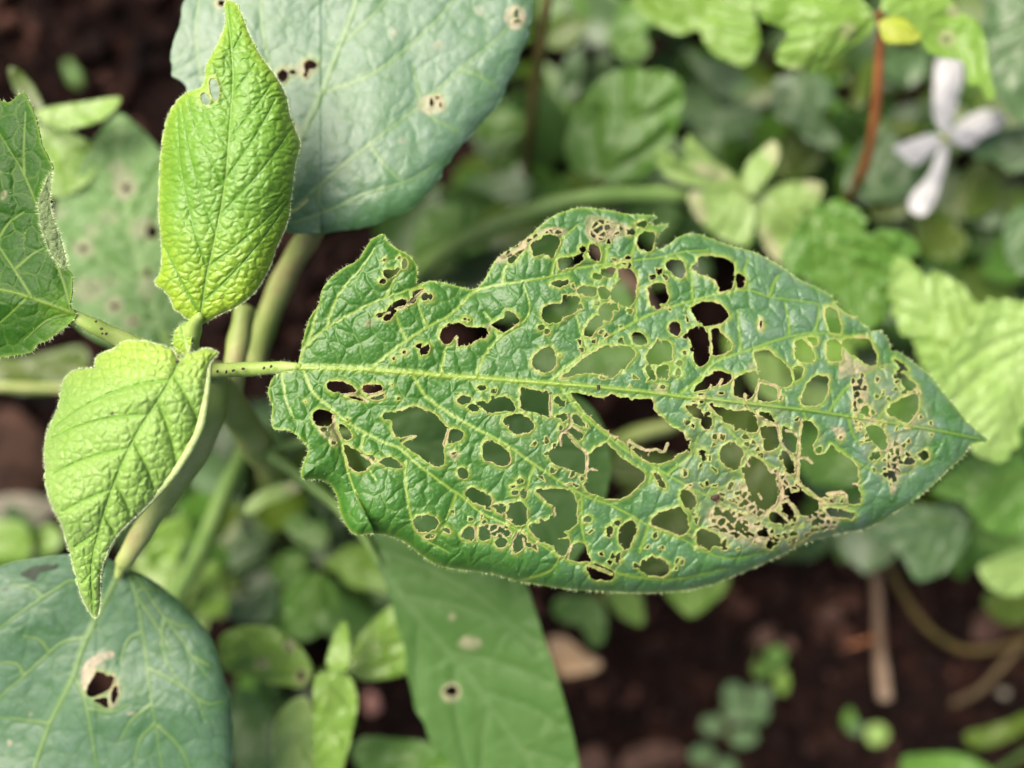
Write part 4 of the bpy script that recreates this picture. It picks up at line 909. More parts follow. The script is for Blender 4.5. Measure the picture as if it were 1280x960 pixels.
# ---- stems below the fork
tube(plant, [(255, 462, 133, 19), (275, 490, 138, 20), (297, 520, 145, 20), (325, 560, 155, 20), (342, 585, 180, 19), (345, 600, 224, 20)], M_stem, "stem", seed=12)
tube(plant, [(306, 385, 142, 13), (300, 420, 141, 14), (294, 455, 140, 14), (290, 490, 141, 14), (296, 520, 145, 12)], M_stem, "stem", seed=13)
tube(plant, [(318, 545, 158, 11), (300, 575, 166, 11), (275, 630, 170, 11), (248, 695, 175, 11), (222, 745, 180, 11), (205, 790, 185, 9)], M_stemgreen, "stem", seed=14)

# brown spots and crumbs resting on the plant
def crumb(px, py, d, rx, ry, rot, label, cat="frass", name="frass_pellet", mat=None, group="dark droppings lying on the leaves"):
    o = speck(None, px, py, d, rx, ry, rot, mat or M_frass, name, int(px * 7 + py))
    tag(o, label, cat, group)
crumb(894, 622, 129.0, 5, 4.2, 0.4, "purplish brown dropping on the vein right of the big hole of the chewed leaf")
crumb(481, 588, 125.0, 2.6, 3.6, 0.2, "dark dropping beside the narrow slit in the lower half of the chewed leaf")
crumb(523, 633, 125.7, 2.8, 2.2, 0.5, "dark dropping just above the windows near the lower edge of the chewed leaf")
crumb(748, 484, 125.3, 2.4, 3.0, 0.1, "dark dropping on the midrib of the chewed leaf")
crumb(140, 517, 117.4, 2.6, 1.7, 0.4, "dark dropping on the hooded hairy young leaf")
crumb(222, 452, 119.5, 2.2, 2.4, 0.4, "dark dropping in the notch at the base of the hooded leaf")
for k, (x, y, dd, rx, ry) in enumerate([(127, 411, 126.9, 2.6, 1.6), (120, 402, 126.6, 1.8, 1.2), (133, 417, 127.2, 2, 1.4), (128, 417, 127.4, 1.5, 1.5)]):
    speck(PET_A, x, y, dd - 0.9, rx, ry, 0.5 * k, M_frass, "spot", k + 1)
for k, (x, y, dd) in enumerate([(304, 461, 127.1), (292, 463, 127.6), (339, 458, 126.2), (330, 460, 126.4), (283, 465, 128.0), (272, 464, 128.4)]):
    speck(PET_M, x, y, dd - 0.8, 2.3, 1.4, 0.3 * k, M_frass, "spot", k + 11)
# ---------------------------------------------------------------- soil
M_soil = plain_mat("soil_dark", (0.0035, 0.0016, 0.0013, 1), (0.011, 0.0046, 0.0034, 1), scale=130, rough=0.9, spec=0.12, bump=0.7, bscale=900, third=(0.034, 0.013, 0.009, 1))
M_crumb = plain_mat("soil_crumb", (0.004, 0.002, 0.0017, 1), (0.022, 0.009, 0.0065, 1), scale=75, rough=0.85, spec=0.15, bump=0.3, third=(0.095, 0.044, 0.032, 1), detail=2)
def ground():
    inner = np.arange(-190, 190.1, 1.5)
    outer = np.array([200, 215, 240, 280, 350, 480, 700, 1100, 2000, 4000, 9000, 20000, 40000.0])
    xs = np.concatenate([-outer[::-1], inner, outer])
    X, Y = np.meshgrid(xs, xs)
    fade = np.exp(-np.maximum(np.maximum(np.abs(X), np.abs(Y)) - 190, 0) / 400)
    Zh = (2.6 * fbm(X, Y, 28, 3, 3) + 1.3 * np.maximum(fbm(X, Y, 7, 8, 2), -0.2)) * fade - 1.5
    V = np.stack([X, Y, Zh], -1).reshape(-1, 3) / 1000
    n = len(xs); i = np.arange(n * n).reshape(n, n)
    q = np.stack([i[:-1, :-1].ravel(), i[:-1, 1:].ravel(), i[1:, 1:].ravel(), i[1:, :-1].ravel()], 1)
    mesh_obj("ground", V, q, M_soil, base=(0, 0, 0), kind="structure")
ground()
def crumbs(n, seed):
    rng = np.random.RandomState(seed)
    ico = np.array([(0, 0, 1), (.894, 0, .447), (.276, .851, .447), (-.724, .526, .447), (-.724, -.526, .447), (.276, -.851, .447), (.724, .526, -.447), (-.276, .851, -.447), (-.894, 0, -.447), (-.276, -.851, -.447), (.724, -.526, -.447), (0, 0, -1)])
    fc = np.array([(0, 1, 2), (0, 2, 3), (0, 3, 4), (0, 4, 5), (0, 5, 1), (1, 6, 2), (2, 7, 3), (3, 8, 4), (4, 9, 5), (5, 10, 1), (1, 10, 6), (2, 6, 7), (3, 7, 8), (4, 8, 9), (5, 9, 10), (6, 11, 7), (7, 11, 8), (8, 11, 9), (9, 11, 10), (10, 11, 6)])
    V = []; T = []
    for k in range(n):
        x, y = rng.uniform(-150, 150), rng.uniform(-115, 115)
        s = 0.5 + 2.6 * rng.rand() ** 3
        sc = s * (0.7 + 0.6 * rng.rand(3)); sc[2] *= 0.7
        v = ico * (1 + 0.35 * (rng.rand(12, 1) - .5)) * sc
        a = rng.rand() * 6.28; c, sn = math.cos(a), math.sin(a)
        v = np.stack([v[:, 0] * c - v[:, 1] * sn + x, v[:, 0] * sn + v[:, 1] * c + y, v[:, 2] + 0.3 * s + rng.uniform(-1, 1)], 1)
        V.append(v / 1000); T.append(fc + 12 * k)
    mesh_obj("soil_crumbs", np.concatenate(V), np.concatenate(T), M_crumb, base=(0, 0, 0), kind="stuff")
crumbs(9000, 5)

# ---------------------------------------------------------------- weeds
def wm(name, base, alt, vein, **kw):
    return leaf_mat(name, base, alt, vein, **{**dict(rough=0.42, spec=0.55, bump=0.02, sheen=0.05), **kw})
W_mid = wm("weed_mid", (0.0749, 0.1872, 0.0187, 1), (0.1300, 0.2600, 0.0468, 1), (0.1248, 0.2184, 0.0312, 1))
W_bright = wm("weed_bright", (0.145, 0.285, 0.026, 1), (0.24, 0.37, 0.085, 1), (0.18, 0.29, 0.05, 1))
W_grey = wm("weed_grey_green", (0.0690, 0.1426, 0.0414, 1), (0.1150, 0.1932, 0.0782, 1), (0.1104, 0.1840, 0.0552, 1), spec=0.8)
W_dark = wm("weed_dark", (0.0192, 0.0560, 0.0064, 1), (0.0440, 0.1000, 0.0160, 1), (0.0400, 0.0800, 0.0160, 1))
W_olive = wm("weed_olive", (0.0595, 0.1104, 0.0058, 1), (0.0960, 0.1536, 0.0115, 1), (0.0960, 0.1152, 0.0144, 1))
W_yellow = wm("weed_yellow", (0.30, 0.40, 0.03, 1), (0.55, 0.55, 0.09, 1), (0.45, 0.45, 0.10, 1))
W_lime = wm("weed_lime", (0.21, 0.36, 0.065, 1), (0.34, 0.47, 0.17, 1), (0.30, 0.42, 0.14, 1))
W_pale = wm("weed_pale", (0.20, 0.33, 0.075, 1), (0.29, 0.41, 0.14, 1), (0.23, 0.33, 0.09, 1))
M_redstem = plain_mat("stem_red_brown", (0.20, 0.065, 0.02, 1), (0.34, 0.13, 0.045, 1), scale=200, rough=0.45)
M_brownstem = plain_mat("stem_brown_green", (0.075, 0.075, 0.015, 1), (0.15, 0.11, 0.03, 1), scale=200, rough=0.5)
M_petal = plain_mat("petal_white", (0.33, 0.33, 0.34, 1), (0.50, 0.50, 0.50, 1), scale=300, rough=0.5, bump=0.02)
M_dry = plain_mat("dry_leaf_tan", (0.38, 0.24, 0.12, 1), (0.60, 0.42, 0.25, 1), scale=250, rough=0.75, bump=0.1)
M_twig = plain_mat("dry_stick", (0.13, 0.075, 0.045, 1), (0.30, 0.22, 0.15, 1), scale=140, rough=0.75, bump=0.1)
M_pink = plain_mat("petal_pink", (0.26, 0.12, 0.09, 1), (0.42, 0.22, 0.18, 1), scale=400, rough=0.6)
M_chip = plain_mat("chip_reddish", (0.035, 0.016, 0.010, 1), (0.10, 0.050, 0.034, 1), scale=350, rough=0.8, bump=0.2)
M_soilclod = plain_mat("clod_earth", (0.015, 0.008, 0.006, 1), (0.07, 0.038, 0.027, 1), scale=160, rough=0.9, spec=0.15, bump=0.5, bscale=700)
M_stone = plain_mat("chip_grey", (0.15, 0.14, 0.10, 1), (0.27, 0.25, 0.19, 1), scale=200, rough=0.8, bump=0.2)

R1 = zoom(640, 0, 960, 240); R2 = zoom(960, 0, 1280, 240); R3 = zoom(960, 240, 1280, 480); R4 = zoom(960, 480, 1280, 720)
R5 = zoom(960, 720, 1280, 960); R6 = zoom(640, 720, 960, 960); R7 = zoom(240, 600, 560, 840); R8 = zoom(240, 740, 540, 960); ZW = zoom(640, 0, 1280, 480)
_seed = [200]
def wleaf(parent, out, mid, d, mat, tilt=(0, 0), cup=0.03, n=4, res=2.6, label=None, name="leaf", veinamt=0.7, A=(0.7, 0.25, 0.0), wav=1.6, **kw):
    _seed[0] += 1
    s = _seed[0]
    o = np.array(out); cx, cy = o.mean(0)
    f = lambda G, X, Y, So, Dm, tt: d + tilt[0] * (X - cx) + tilt[1] * (Y - cy) + cup * Dm + wav * fbm(X, Y, 60, s, 2)
    return build_leaf(parent, out, mat, f, mid, laterals(mid, out, n, 50, 0.6, seed=s) if n else (), res=res, cell=24, A=A, ridge=0.1, fine=14, seed=s, tert=0.12,
                      mid_w=3.6, lat_w=2.2, vein_amt=veinamt, thick=0.2, label=label, name=name, **kw)
def weed(name, label, cat, leaves, foot=None, stem=M_stemgreen, group=None, r=5, joint=None, via=()):
    """leaves: (outline, midrib from stalk to tip, distance, material, options); every stalk runs down to one foot in the soil"""
    m0 = leaves[0][1][0]
    fx, fy = foot if foot else (m0[0] + 8, m0[1] + 6)
    w = root(name, label, cat, fx, fy, CAM_H, group)
    for out, mid, d, mat, opt in leaves:
        wleaf(w, out, mid, d, mat, **opt)
        x, y = mid[0]
        dm = d + 0.4
        if joint:
            tube(w, [(x, y, dm, r * .5), ((x + joint[0]) / 2, (y + joint[1]) / 2, (dm + joint[2]) / 2, r * .6), (joint[0], joint[1], joint[2], r * .7)], stem, "petiole", nseg=8, sub=3, seed=int(x))
        else:
            tube(w, [(x, y, dm, r * .6), (x + (fx - x) * .3, y + (fy - y) * .3, dm + (224 - dm) * .4, r * .8), (fx, fy, 225, r)], stem, "stem", nseg=8, sub=4, seed=int(x))
    if joint:
        tube(w, [(joint[0], joint[1], joint[2], r * .8)] + ([(a, b, c, r) for a, b, c in via] or [((joint[0] + fx) / 2 + 2, (joint[1] + fy) / 2, (joint[2] + 225) / 2, r)]) + [(fx, fy, 225, r * 1.1)], stem, "stem", nseg=8, sub=4, seed=int(fx))
    return w

# --- upper middle and right
weed("round_leaf_weed", "weed with one broad rounded green leaf and an olive midrib", "weed", [
    (R1([(270, 780), (265, 700), (290, 620), (340, 500), (420, 410), (500, 355), (590, 335), (680, 350), (760, 350), (840, 400), (860, 480), (840, 600), (800, 700), (720, 830), (620, 900), (480, 915), (370, 880), (300, 840)]),
     R1([(445, 905), (560, 690), (680, 480), (745, 370)]), 178, W_mid, dict(cup=0.05, n=3, tilt=(-.02, .02), young=None, A=(1.4, .2, 0)))], foot=(750, 246), stem=M_brownstem)
weed("broad_leaf_weed", "smooth light green leaf hanging at the top edge above the rounded leaf", "weed", [
    (R1([(605, 30), (650, 80), (730, 130), (830, 175), (930, 150), (960, 210), (1010, 270), (1090, 310), (1170, 330), (1230, 260), (1240, 180), (1215, 80), (1190, -40), (900, -120), (640, -60)]),
     R1([(800, -60), (920, 80), (1040, 200), (1160, 310)]), 168, W_bright, dict(cup=0.04, tilt=(-.03, 0)))], foot=(850, -10))
weed("grey_leaf_weed", "two dull grey-green leaves right of the rounded leaf", "weed", [
    (R1([(850, 250), (920, 262), (1010, 300), (1080, 320), (1165, 350), (1110, 430), (1050, 485), (1000, 440), (930, 370)]), R1([(870, 260), (960, 350), (1050, 460)]), 186, W_grey, {}),
    (R1([(800, 520), (860, 470), (960, 440), (1080, 480), (1200, 520), (1250, 580), (1180, 660), (1050, 700), (950, 670), (860, 620)]), R1([(820, 540), (980, 570), (1230, 590)]), 188, W_grey, {})], foot=(846, 140))
weed("small_leaf_weed", "small pale green blurred leaf above the rounded leaf", "weed", [
    (R1([(490, 200), (560, 140), (640, 160), (690, 230), (660, 290), (590, 310), (520, 270)]), R1([(500, 220), (590, 230), (670, 230)]), 192, W_mid, {}), (R1([(400, 290), (470, 260), (500, 310), (470, 350), (410, 350)]), R1([(480, 300), (410, 330)]), 198, W_dark, {})], foot=(765, 60))
weed("bluish_leaf_weed", "narrow bluish grey leaf pointing down between the dark stalk and the rounded leaf", "weed", [
    (R1([(230, 450), (240, 360), (270, 290), (300, 200), (260, 80), (250, -20), (310, 40), (350, 200), (360, 330), (340, 430), (300, 490), (250, 500)]), R1([(280, 0), (310, 200), (290, 480)]), 194, W_grey, dict(n=2)),
    (R1([(420, -20), (480, -40), (540, -10), (500, 40), (450, 50)]), R1([(500, -30), (450, 40)]), 196, W_grey, dict(n=0))], foot=(705, -5))
weed("yellowing_weed", "four-leaved weed with yellowing leaf edges above the chewed leaf", "weed", [
    (ZW([(438, 335), (480, 378), (540, 425), (590, 468), (600, 490), (540, 488), (470, 468), (400, 450), (365, 415), (362, 370), (400, 385), (430, 410)]), ZW([(600, 490), (520, 440), (440, 345)]), 172, W_pale, dict(tilt=(.02, .02), scars=[(ZW([(450, 405), (520, 420), (550, 450), (500, 450), (460, 430)]), .6)])),
    (ZW([(600, 490), (575, 455), (588, 405), (622, 375), (655, 350), (668, 385), (650, 430), (622, 472)]), ZW([(600, 490), (630, 430), (655, 360)]), 171, W_pale, dict(scars=[(ZW([(630, 360), (670, 355), (660, 410), (645, 400)]), .55)])),
    (ZW([(598, 494), (540, 482), (480, 478), (442, 485), (452, 530), (490, 575), (540, 605), (590, 615), (604, 570), (608, 530)]), ZW([(598, 494), (530, 530), (460, 500)]), 173, W_pale, dict(scars=[(ZW([(436, 480), (470, 480), (490, 560), (455, 545)]), .6)])),
    (ZW([(604, 494), (640, 470), (700, 455), (770, 455), (778, 480), (745, 545), (710, 600), (690, 665), (650, 645), (615, 580), (606, 535)]), ZW([(604, 494), (680, 520), (765, 470)]), 173, W_pale, dict(scars=[(ZW([(620, 560), (660, 600), (685, 660), (640, 640)]), .7), (ZW([(720, 452), (780, 452), (770, 490), (745, 478)]), .5)]))],
    foot=(942, 262), stem=M_brownstem, joint=(941, 246, 176))
t = weed("red_stemmed_weed", "taller weed with a reddish brown stalk and glossy yellow-green leaves at the top right", "weed", [
    (R2([(-20, -60), (-60, 0), (-30, 100), (60, 130), (100, 170), (60, 230), (35, 300), (90, 340), (140, 350), (200, 372), (270, 340), (340, 290), (420, 230), (500, 180), (535, 110), (500, 30), (400, -60), (200, -90)]), R2([(545, 70), (380, 120), (220, 230), (80, 320)]), 156, W_bright, dict(cup=.05, tilt=(0, .03), scars=[(R2(ell(400, 155, 45, 45)), .45), (R2(ell(130, 345, 60, 18)), .4)], holes=[])),
    (R2([(560, 40), (640, -80), (850, -80), (920, 0), (960, 60), (1040, 100), (1090, 200), (1100, 300), (1120, 400), (1140, 480), (1095, 500), (1060, 430), (1000, 420), (975, 310), (850, 285), (780, 240), (720, 150), (640, 90)]), R2([(560, 60), (800, 110), (1000, 240), (1110, 470)]), 155, W_bright, dict(cup=.04, holes=[R2(ell(893, 195, 22, 20))], scars=[(R2(ell(930, 50, 40, 40)), .5), (R2(ell(893, 195, 50, 45)), .35)])),
    (R2([(555, 110), (600, 85), (670, 85), (725, 130), (770, 185), (720, 215), (640, 215), (590, 210), (565, 170)]), R2([(555, 120), (650, 160), (760, 200)]), 153, W_yellow, dict(n=2))], foot=(1050, 275), stem=M_redstem, r=6.5, joint=(1102, 32, 158), via=[(1098, 90, 161), (1094, 140, 166), (1086, 190, 173), (1072, 228, 182), (1060, 250, 196)])
def stalk(name, pts, mat, label, cat="stalk", **kw):
    o = tube(None, pts, mat, name, **kw)
    return tag(o, label, cat)
t["label"] = "taller weed with a reddish brown stalk and glossy yellow-green leaves at the top right"
fl = root("white_flower", "white flower with four narrow petals at the upper right", "flower", 1183, 178)
for out, mid in [([(840, 300), (880, 285), (940, 290), (975, 310), (975, 400), (935, 550), (900, 665), (872, 665), (830, 580), (825, 450)], [(888, 670), (890, 500), (905, 310)]),
                 ([(890, 670), (930, 630), (1000, 580), (1080, 545), (1160, 560), (1190, 605), (1150, 650), (1080, 680), (1000, 735), (920, 705)], [(892, 685), (1040, 640), (1170, 590)]),
                 ([(630, 745), (700, 705), (800, 672), (870, 685), (850, 740), (790, 790), (740, 830), (690, 800)], [(880, 690), (770, 740), (650, 760)]),
                 ([(872, 705), (905, 740), (880, 860), (850, 960), (820, 1030), (780, 1080), (715, 1055), (700, 1000), (755, 930), (815, 850)], [(885, 700), (830, 900), (760, 1060)])]:
    wleaf(fl, R2(out), R2(mid), 178, M_petal, cup=0.09, n=2, name="petal", res=2.2, A=(1.1, 0, 0))
tube(fl, [R2([(886, 690)])[0] + (177, 5), R2([(884, 690)])[0] + (179, 3.5)], W_yellow, "flower_centre", nseg=10)
tube(fl, [R2([(884, 690)])[0] + (178.5, 3), (1182, 175, 200, 3), (1183, 178, 225, 4)], M_stemgreen, "stem", nseg=8)
weed("toothed_weed", "bright green toothed leaves at the right edge beside the tip of the chewed leaf", "weed", [
    ([(1111, 345), (1120, 325), (1135, 321), (1147, 334), (1158, 344), (1175, 340), (1192, 348), (1210, 365), (1225, 382), (1240, 420), (1230, 470), (1200, 490), (1165, 475), (1150, 450), (1140, 425), (1125, 415), (1117, 390), (1112, 365)], [(1240, 470), (1190, 420), (1125, 335)], 160, W_lime, dict(teeth=(5, 12), cup=.04, A=(0.7, .45, 0), n=5)),
    ([(1228, 382), (1242, 374), (1272, 375), (1300, 385), (1320, 440), (1300, 500), (1280, 530), (1268, 560), (1248, 577), (1225, 568), (1205, 545), (1180, 510), (1163, 478), (1160, 455), (1190, 430), (1212, 410)], [(1300, 400), (1268, 470), (1245, 568)], 156, W_lime, dict(teeth=(5, 12), cup=.03, A=(0.7, .45, 0), n=6, tilt=(0.02, 0)))], foot=(1290, 440))
weed("nettle_like_weed", "mid green serrated leaf directly behind the upper right margin of the chewed leaf", "weed", [
    (R3([(60, 330), (110, 240), (200, 100), (330, 40), (420, 60), (480, 120), (500, 200), (620, 190), (720, 220), (745, 290), (690, 360), (640, 440), (620, 560), (560, 660), (480, 690), (400, 620), (330, 530), (200, 450), (100, 400)]), R3([(180, 70), (330, 260), (480, 440), (560, 640)]), 168, W_mid, dict(teeth=(5, 13), A=(1.3, .5, 0), n=6)),
    (R3([(150, 420), (250, 360), (350, 420), (420, 560), (500, 640), (520, 730), (460, 780), (300, 700), (180, 560)]), R3([(200, 380), (350, 560), (500, 760)]), 172, W_bright, dict(teeth=(4, 12)))], foot=(1010, 262))
weed("grey_corner_weed", "large dark grey-green leaf in the top right corner", "weed", [
    (R2([(1085, 60), (1140, 0), (1300, -80), (1400, 100), (1400, 500), (1330, 640), (1270, 610), (1210, 560), (1150, 470), (1110, 330)]), R2([(1400, 60), (1250, 300), (1200, 520)]), 172, W_grey, dict(cup=.03))], foot=(1320, 20))
weed("low_grey_weed", "grey-green leaves low behind the reddish stalk", "weed", [
    (R2([(420, 790), (500, 680), (560, 620), (640, 680), (720, 780), (745, 880), (700, 980), (560, 1010), (430, 1000), (380, 920)]), R2([(560, 1000), (570, 820), (560, 640)]), 190, W_grey, {}),
    (R2([(20, 450), (60, 380), (200, 365), (310, 400), (335, 500), (270, 570), (350, 690), (330, 745), (220, 720), (120, 630), (30, 580)]), R2([(180, 370), (180, 520), (330, 730)]), 186, W_grey, {}),
    (R2([(60, 680), (150, 640), (220, 720), (290, 760), (230, 860), (100, 900), (20, 820)]), R2([(60, 880), (150, 780), (250, 740)]), 197, W_olive, {})], foot=(1075, 262))
weed("olive_bud_weed", "olive and brownish narrow leaf beside the upper reddish stalk", "weed", [
    (R2([(420, 520), (440, 400), (500, 300), (530, 320), (510, 460), (470, 540)]), R2([(440, 520), (520, 320)]), 190, W_olive, dict(n=0)), (R2([(600, 610), (700, 600), (790, 640), (740, 680), (620, 670)]), R2([(610, 640), (780, 645)]), 192, W_olive, dict(n=0))], foot=(1070, 140))
weed("right_grey_weed", "grey-green leaf below the white flower's right petal", "weed", [
    (R2([(1000, 720), (1100, 660), (1200, 640), (1330, 640), (1340, 820), (1280, 860), (1200, 860), (1120, 800), (1040, 790)]), R2([(1330, 700), (1180, 740), (1020, 740)]), 182, W_grey, {}),
    (R2([(900, 1000), (960, 880), (1060, 800), (1130, 850), (1180, 960), (1120, 1060), (1000, 1100), (900, 1080)]), R2([(920, 1060), (1020, 960), (1100, 850)]), 194, W_olive, {})], foot=(1290, 190))
weed("low_right_weed", "dark green leaves in the shade above the toothed weed", "weed", [
    (R3([(735, 150), (800, 90), (880, 100), (960, 180), (1000, 260), (940, 330), (840, 340), (760, 280)]), R3([(760, 160), (860, 220), (980, 280)]), 188, W_olive, {}),
    (R3([(860, 90), (960, 0), (1090, 10), (1180, 120), (1140, 180), (1000, 160), (900, 140)]), R3([(880, 90), (1010, 80), (1150, 150)]), 196, W_grey, {}),
    (R3([(980, 250), (1060, 200), (1160, 220), (1180, 300), (1100, 340), (1000, 320)]), R3([(990, 280), (1090, 270), (1170, 270)]), 198, W_dark, {}),
    (R3([(480, 60), (560, 20), (680, 60), (700, 110), (620, 140), (520, 130)]), R3([(500, 100), (690, 90)]), 192, W_olive, {})], foot=(1170, 270))
weed("bluish_edge_weed", "small bluish leaf at the right edge above the toothed weed", "weed", [
    (R3([(1180, 180), (1220, 100), (1300, 70), (1360, 200), (1340, 380), (1260, 410), (1200, 350)]), R3([(1320, 120), (1270, 250), (1240, 390)]), 176, W_grey, {})], foot=(1300, 270))
weed("dull_lobed_weed", "dull grey-green lobed leaf below the tip of the chewed leaf", "weed", [
    (R4([(480, 750), (560, 690), (640, 620), (720, 585), (800, 610), (900, 600), (990, 640), (1000, 780), (930, 900), (850, 960), (740, 985), (690, 900), (640, 830), (560, 790)]), R4([(960, 640), (820, 760), (720, 950)]), 178, W_grey, dict(cup=.04))], foot=(1205, 640))
weed("lower_right_weed", "crowd of rounded green leaves at the right edge below the toothed weed", "weed", [
    (R4([(820, 540), (900, 450), (1000, 370), (1100, 380), (1240, 350), (1320, 450), (1330, 700), (1200, 760), (1080, 720), (980, 600), (880, 570)]), R4([(1300, 420), (1100, 520), (880, 550)]), 172, W_mid, {}),
    (R4([(1000, 640), (1100, 620), (1250, 680), (1330, 760), (1320, 960), (1200, 900), (1080, 830), (1010, 740)]), R4([(1320, 860), (1180, 760), (1040, 680)]), 184, W_mid, {}),
    (R4([(1050, 920), (1130, 870), (1290, 830), (1340, 950), (1300, 1040), (1200, 1060), (1100, 1010)]), R4([(1330, 900), (1200, 950), (1080, 950)]), 176, W_pale, {}),
    (R5([(1080, 130), (1140, 60), (1280, 40), (1340, 160), (1260, 240), (1150, 220)]), R5([(1320, 80), (1210, 140), (1100, 150)]), 200, W_olive, {})], foot=(1296, 650))
weed("bottom_strip_weed", "two narrow green blades at the lower right corner", "weed", [
    (R5([(985, 790), (1100, 755), (1220, 715), (1300, 680), (1340, 740), (1200, 825), (1040, 865)]), R5([(1340, 700), (1150, 780), (1000, 815)]), 196, W_olive, dict(n=0)),
    (R5([(680, 905), (800, 888), (960, 890), (1060, 930), (1130, 1000), (900, 1020), (690, 1000)]), R5([(1100, 1000), (900, 940), (700, 940)]), 192, W_mid, dict(n=0))], foot=(1300, 930))
# --- leaves seen through the holes of the chewed leaf
weed("hidden_bright_weed", "bright green small leaves seen through the holes near the tip of the chewed leaf", "weed", [
    ([(975, 428), (1000, 418), (1030, 422), (1062, 432), (1066, 455), (1040, 468), (1005, 466), (980, 455)], [(1062, 450), (1020, 445), (980, 440)], 170, W_bright, {}),
    ([(938, 445), (960, 440), (1000, 456), (1018, 470), (1040, 482), (1036, 506), (1000, 508), (960, 500), (935, 475)], [(1030, 500), (990, 480), (945, 455)], 174, W_pale, {}),
    ([(1030, 395), (1050, 380), (1068, 400), (1060, 425), (1035, 425)], [(1060, 420), (1040, 390)], 172, W_mid, dict(n=0))], foot=(1050, 470))
weed("hidden_olive_weed", "olive green leaves seen through the middle holes of the chewed leaf", "weed", [
    ([(690, 470), (720, 440), (780, 425), (850, 430), (860, 470), (830, 486), (760, 482), (705, 486)], [(860, 450), (780, 455), (700, 475)], 178, W_mid, {}),
    ([(895, 520), (930, 500), (960, 520), (975, 560), (985, 600), (960, 650), (920, 670), (895, 620), (885, 570)], [(960, 650), (935, 590), (920, 520)], 186, W_olive, {}),
    ([(760, 640), (800, 610), (850, 610), (900, 640), (905, 690), (850, 710), (790, 720), (760, 690)], [(900, 690), (830, 660), (770, 660)], 184, W_olive, {}),
    ([(990, 545), (1040, 540), (1085, 555), (1090, 590), (1050, 608), (1010, 600), (995, 575)], [(1085, 585), (1040, 575), (1000, 560)], 180, W_mid, {}),
    ([(905, 420), (925, 410), (945, 425), (935, 445), (912, 448)], [(930, 445), (918, 418)], 190, W_bright, dict(n=0)),
    ([(1070, 510), (1090, 490), (1140, 480), (1150, 520), (1120, 570), (1085, 560)], [(1140, 500), (1085, 540)], 178, W_mid, {}),
    ([(752, 540), (790, 560), (840, 570), (870, 590), (860, 620), (800, 620), (762, 590)], [(860, 610), (770, 560)], 190, W_olive, {})], foot=(900, 560))
weed("hidden_upper_weed", "green leaves behind the upper chewed edge under the thick pale stalk", "weed", [
    ([(620, 330), (660, 300), (700, 300), (710, 340), (680, 370), (640, 400), (610, 390)], [(700, 310), (630, 390)], 176, W_mid, {}),
    ([(715, 345), (760, 340), (790, 370), (790, 400), (750, 420), (715, 400)], [(780, 400), (725, 360)], 180, W_mid, {}),
    ([(640, 410), (670, 380), (710, 385), (720, 440), (690, 470), (655, 450)], [(710, 440), (660, 410)], 182, W_mid, {}),
    ([(840, 330), (880, 315), (890, 345), (870, 360), (845, 352)], [(885, 340), (850, 335)], 186, W_dark, dict(n=0))], foot=(720, 380))
stalk("pale_root", [(770, 552, 190, 8), (805, 540, 188, 10), (840, 530, 188, 9), (870, 512, 190, 7)], M_stem, "pale bare stalk lying behind the largest hole of the chewed leaf")
stalk("tan_twig", [(742, 305, 186, 7), (770, 335, 186, 9), (795, 362, 187, 9), (812, 385, 190, 8), (850, 430, 205, 7)], M_twig, "tan twig showing through the holes under the upper chewed edge")
stalk("thick_stalk", [(470, 385, 196, 11), (510, 350, 186, 11.5), (560, 312, 178, 12), (620, 283, 172, 12), (680, 259, 170, 11.5), (740, 246, 170, 11), (800, 243, 172, 10), (860, 246, 176, 9), (905, 262, 186, 8)], M_stemgreen, "thick pale green stalk curving behind the upper edge of the chewed leaf", seed=3)
stalk("thin_stalk", [(686, -20, 170, 6.5), (680, 30, 172, 7), (669, 110, 178, 7), (662, 170, 184, 7), (657, 235, 200, 7)], M_brownstem, "thin upright olive stalk right of the big blue-green leaf")
weed("stalk_side_weed", "dark green broad leaves on both sides of the thick pale stalk", "weed", [
    (Z1([(800, 330), (790, 200), (840, 80), (1000, 10), (1110, 60), (1200, 150), (1190, 260), (1000, 320), (850, 400)]), Z1([(1180, 250), (1020, 160), (830, 300)]), 184, W_mid, {}),
    (Z1([(860, 420), (1000, 370), (1180, 280), (1280, 240), (1260, 360), (1150, 460), (1000, 460), (880, 440)]), Z1([(1260, 300), (1050, 400), (890, 425)]), 190, W_dark, {}),
    ([(594, 165), (600, 140), (625, 132), (652, 140), (656, 165), (635, 178), (605, 178)], [(654, 150), (600, 160)], 192, W_mid, {})], foot=(605, 300))
weed("torn_bluish_weed", "small torn bluish leaf on the soil above the thick stalk", "weed", [
    (Z5b([(1035, 620), (1100, 590), (1160, 570), (1200, 545), (1232, 560), (1232, 650), (1170, 695), (1110, 655)]), Z5b([(1220, 640), (1150, 620), (1060, 620)]), 196, W_grey, dict(n=2))], foot=(640, 250))
# --- upper left
weed("yellow_sapling", "small sapling with yellow-green leaves at the upper left", "sapling", [
    ([(44, 142), (55, 135), (75, 131), (110, 126), (135, 122), (150, 121), (149, 130), (140, 140), (122, 152), (88, 161), (62, 157)], [(46, 146), (90, 138), (148, 124)], 158, W_lime, dict(n=3, tilt=(0, -.05))),
    ([(46, 154), (66, 158), (95, 168), (115, 180), (123, 196), (120, 215), (106, 232), (86, 243), (68, 247), (56, 240), (46, 200)], [(46, 156), (80, 190), (98, 225)], 164, W_bright, dict(n=3)),
    ([(10, 86), (18, 84), (30, 92), (45, 112), (54, 132), (46, 138), (32, 130), (18, 112)], [(50, 136), (32, 112), (13, 88)], 160, W_olive, dict(n=0))], foot=(40, 160))
speck(None, 93, 93, 219, 10, 16, 0.5, W_mid, "fallen_leaflet", 3, flat=0.3)
tag(bpy.data.objects["fallen_leaflet"], "small round green leaflet fallen on the dark soil at the upper left", "leaflet")
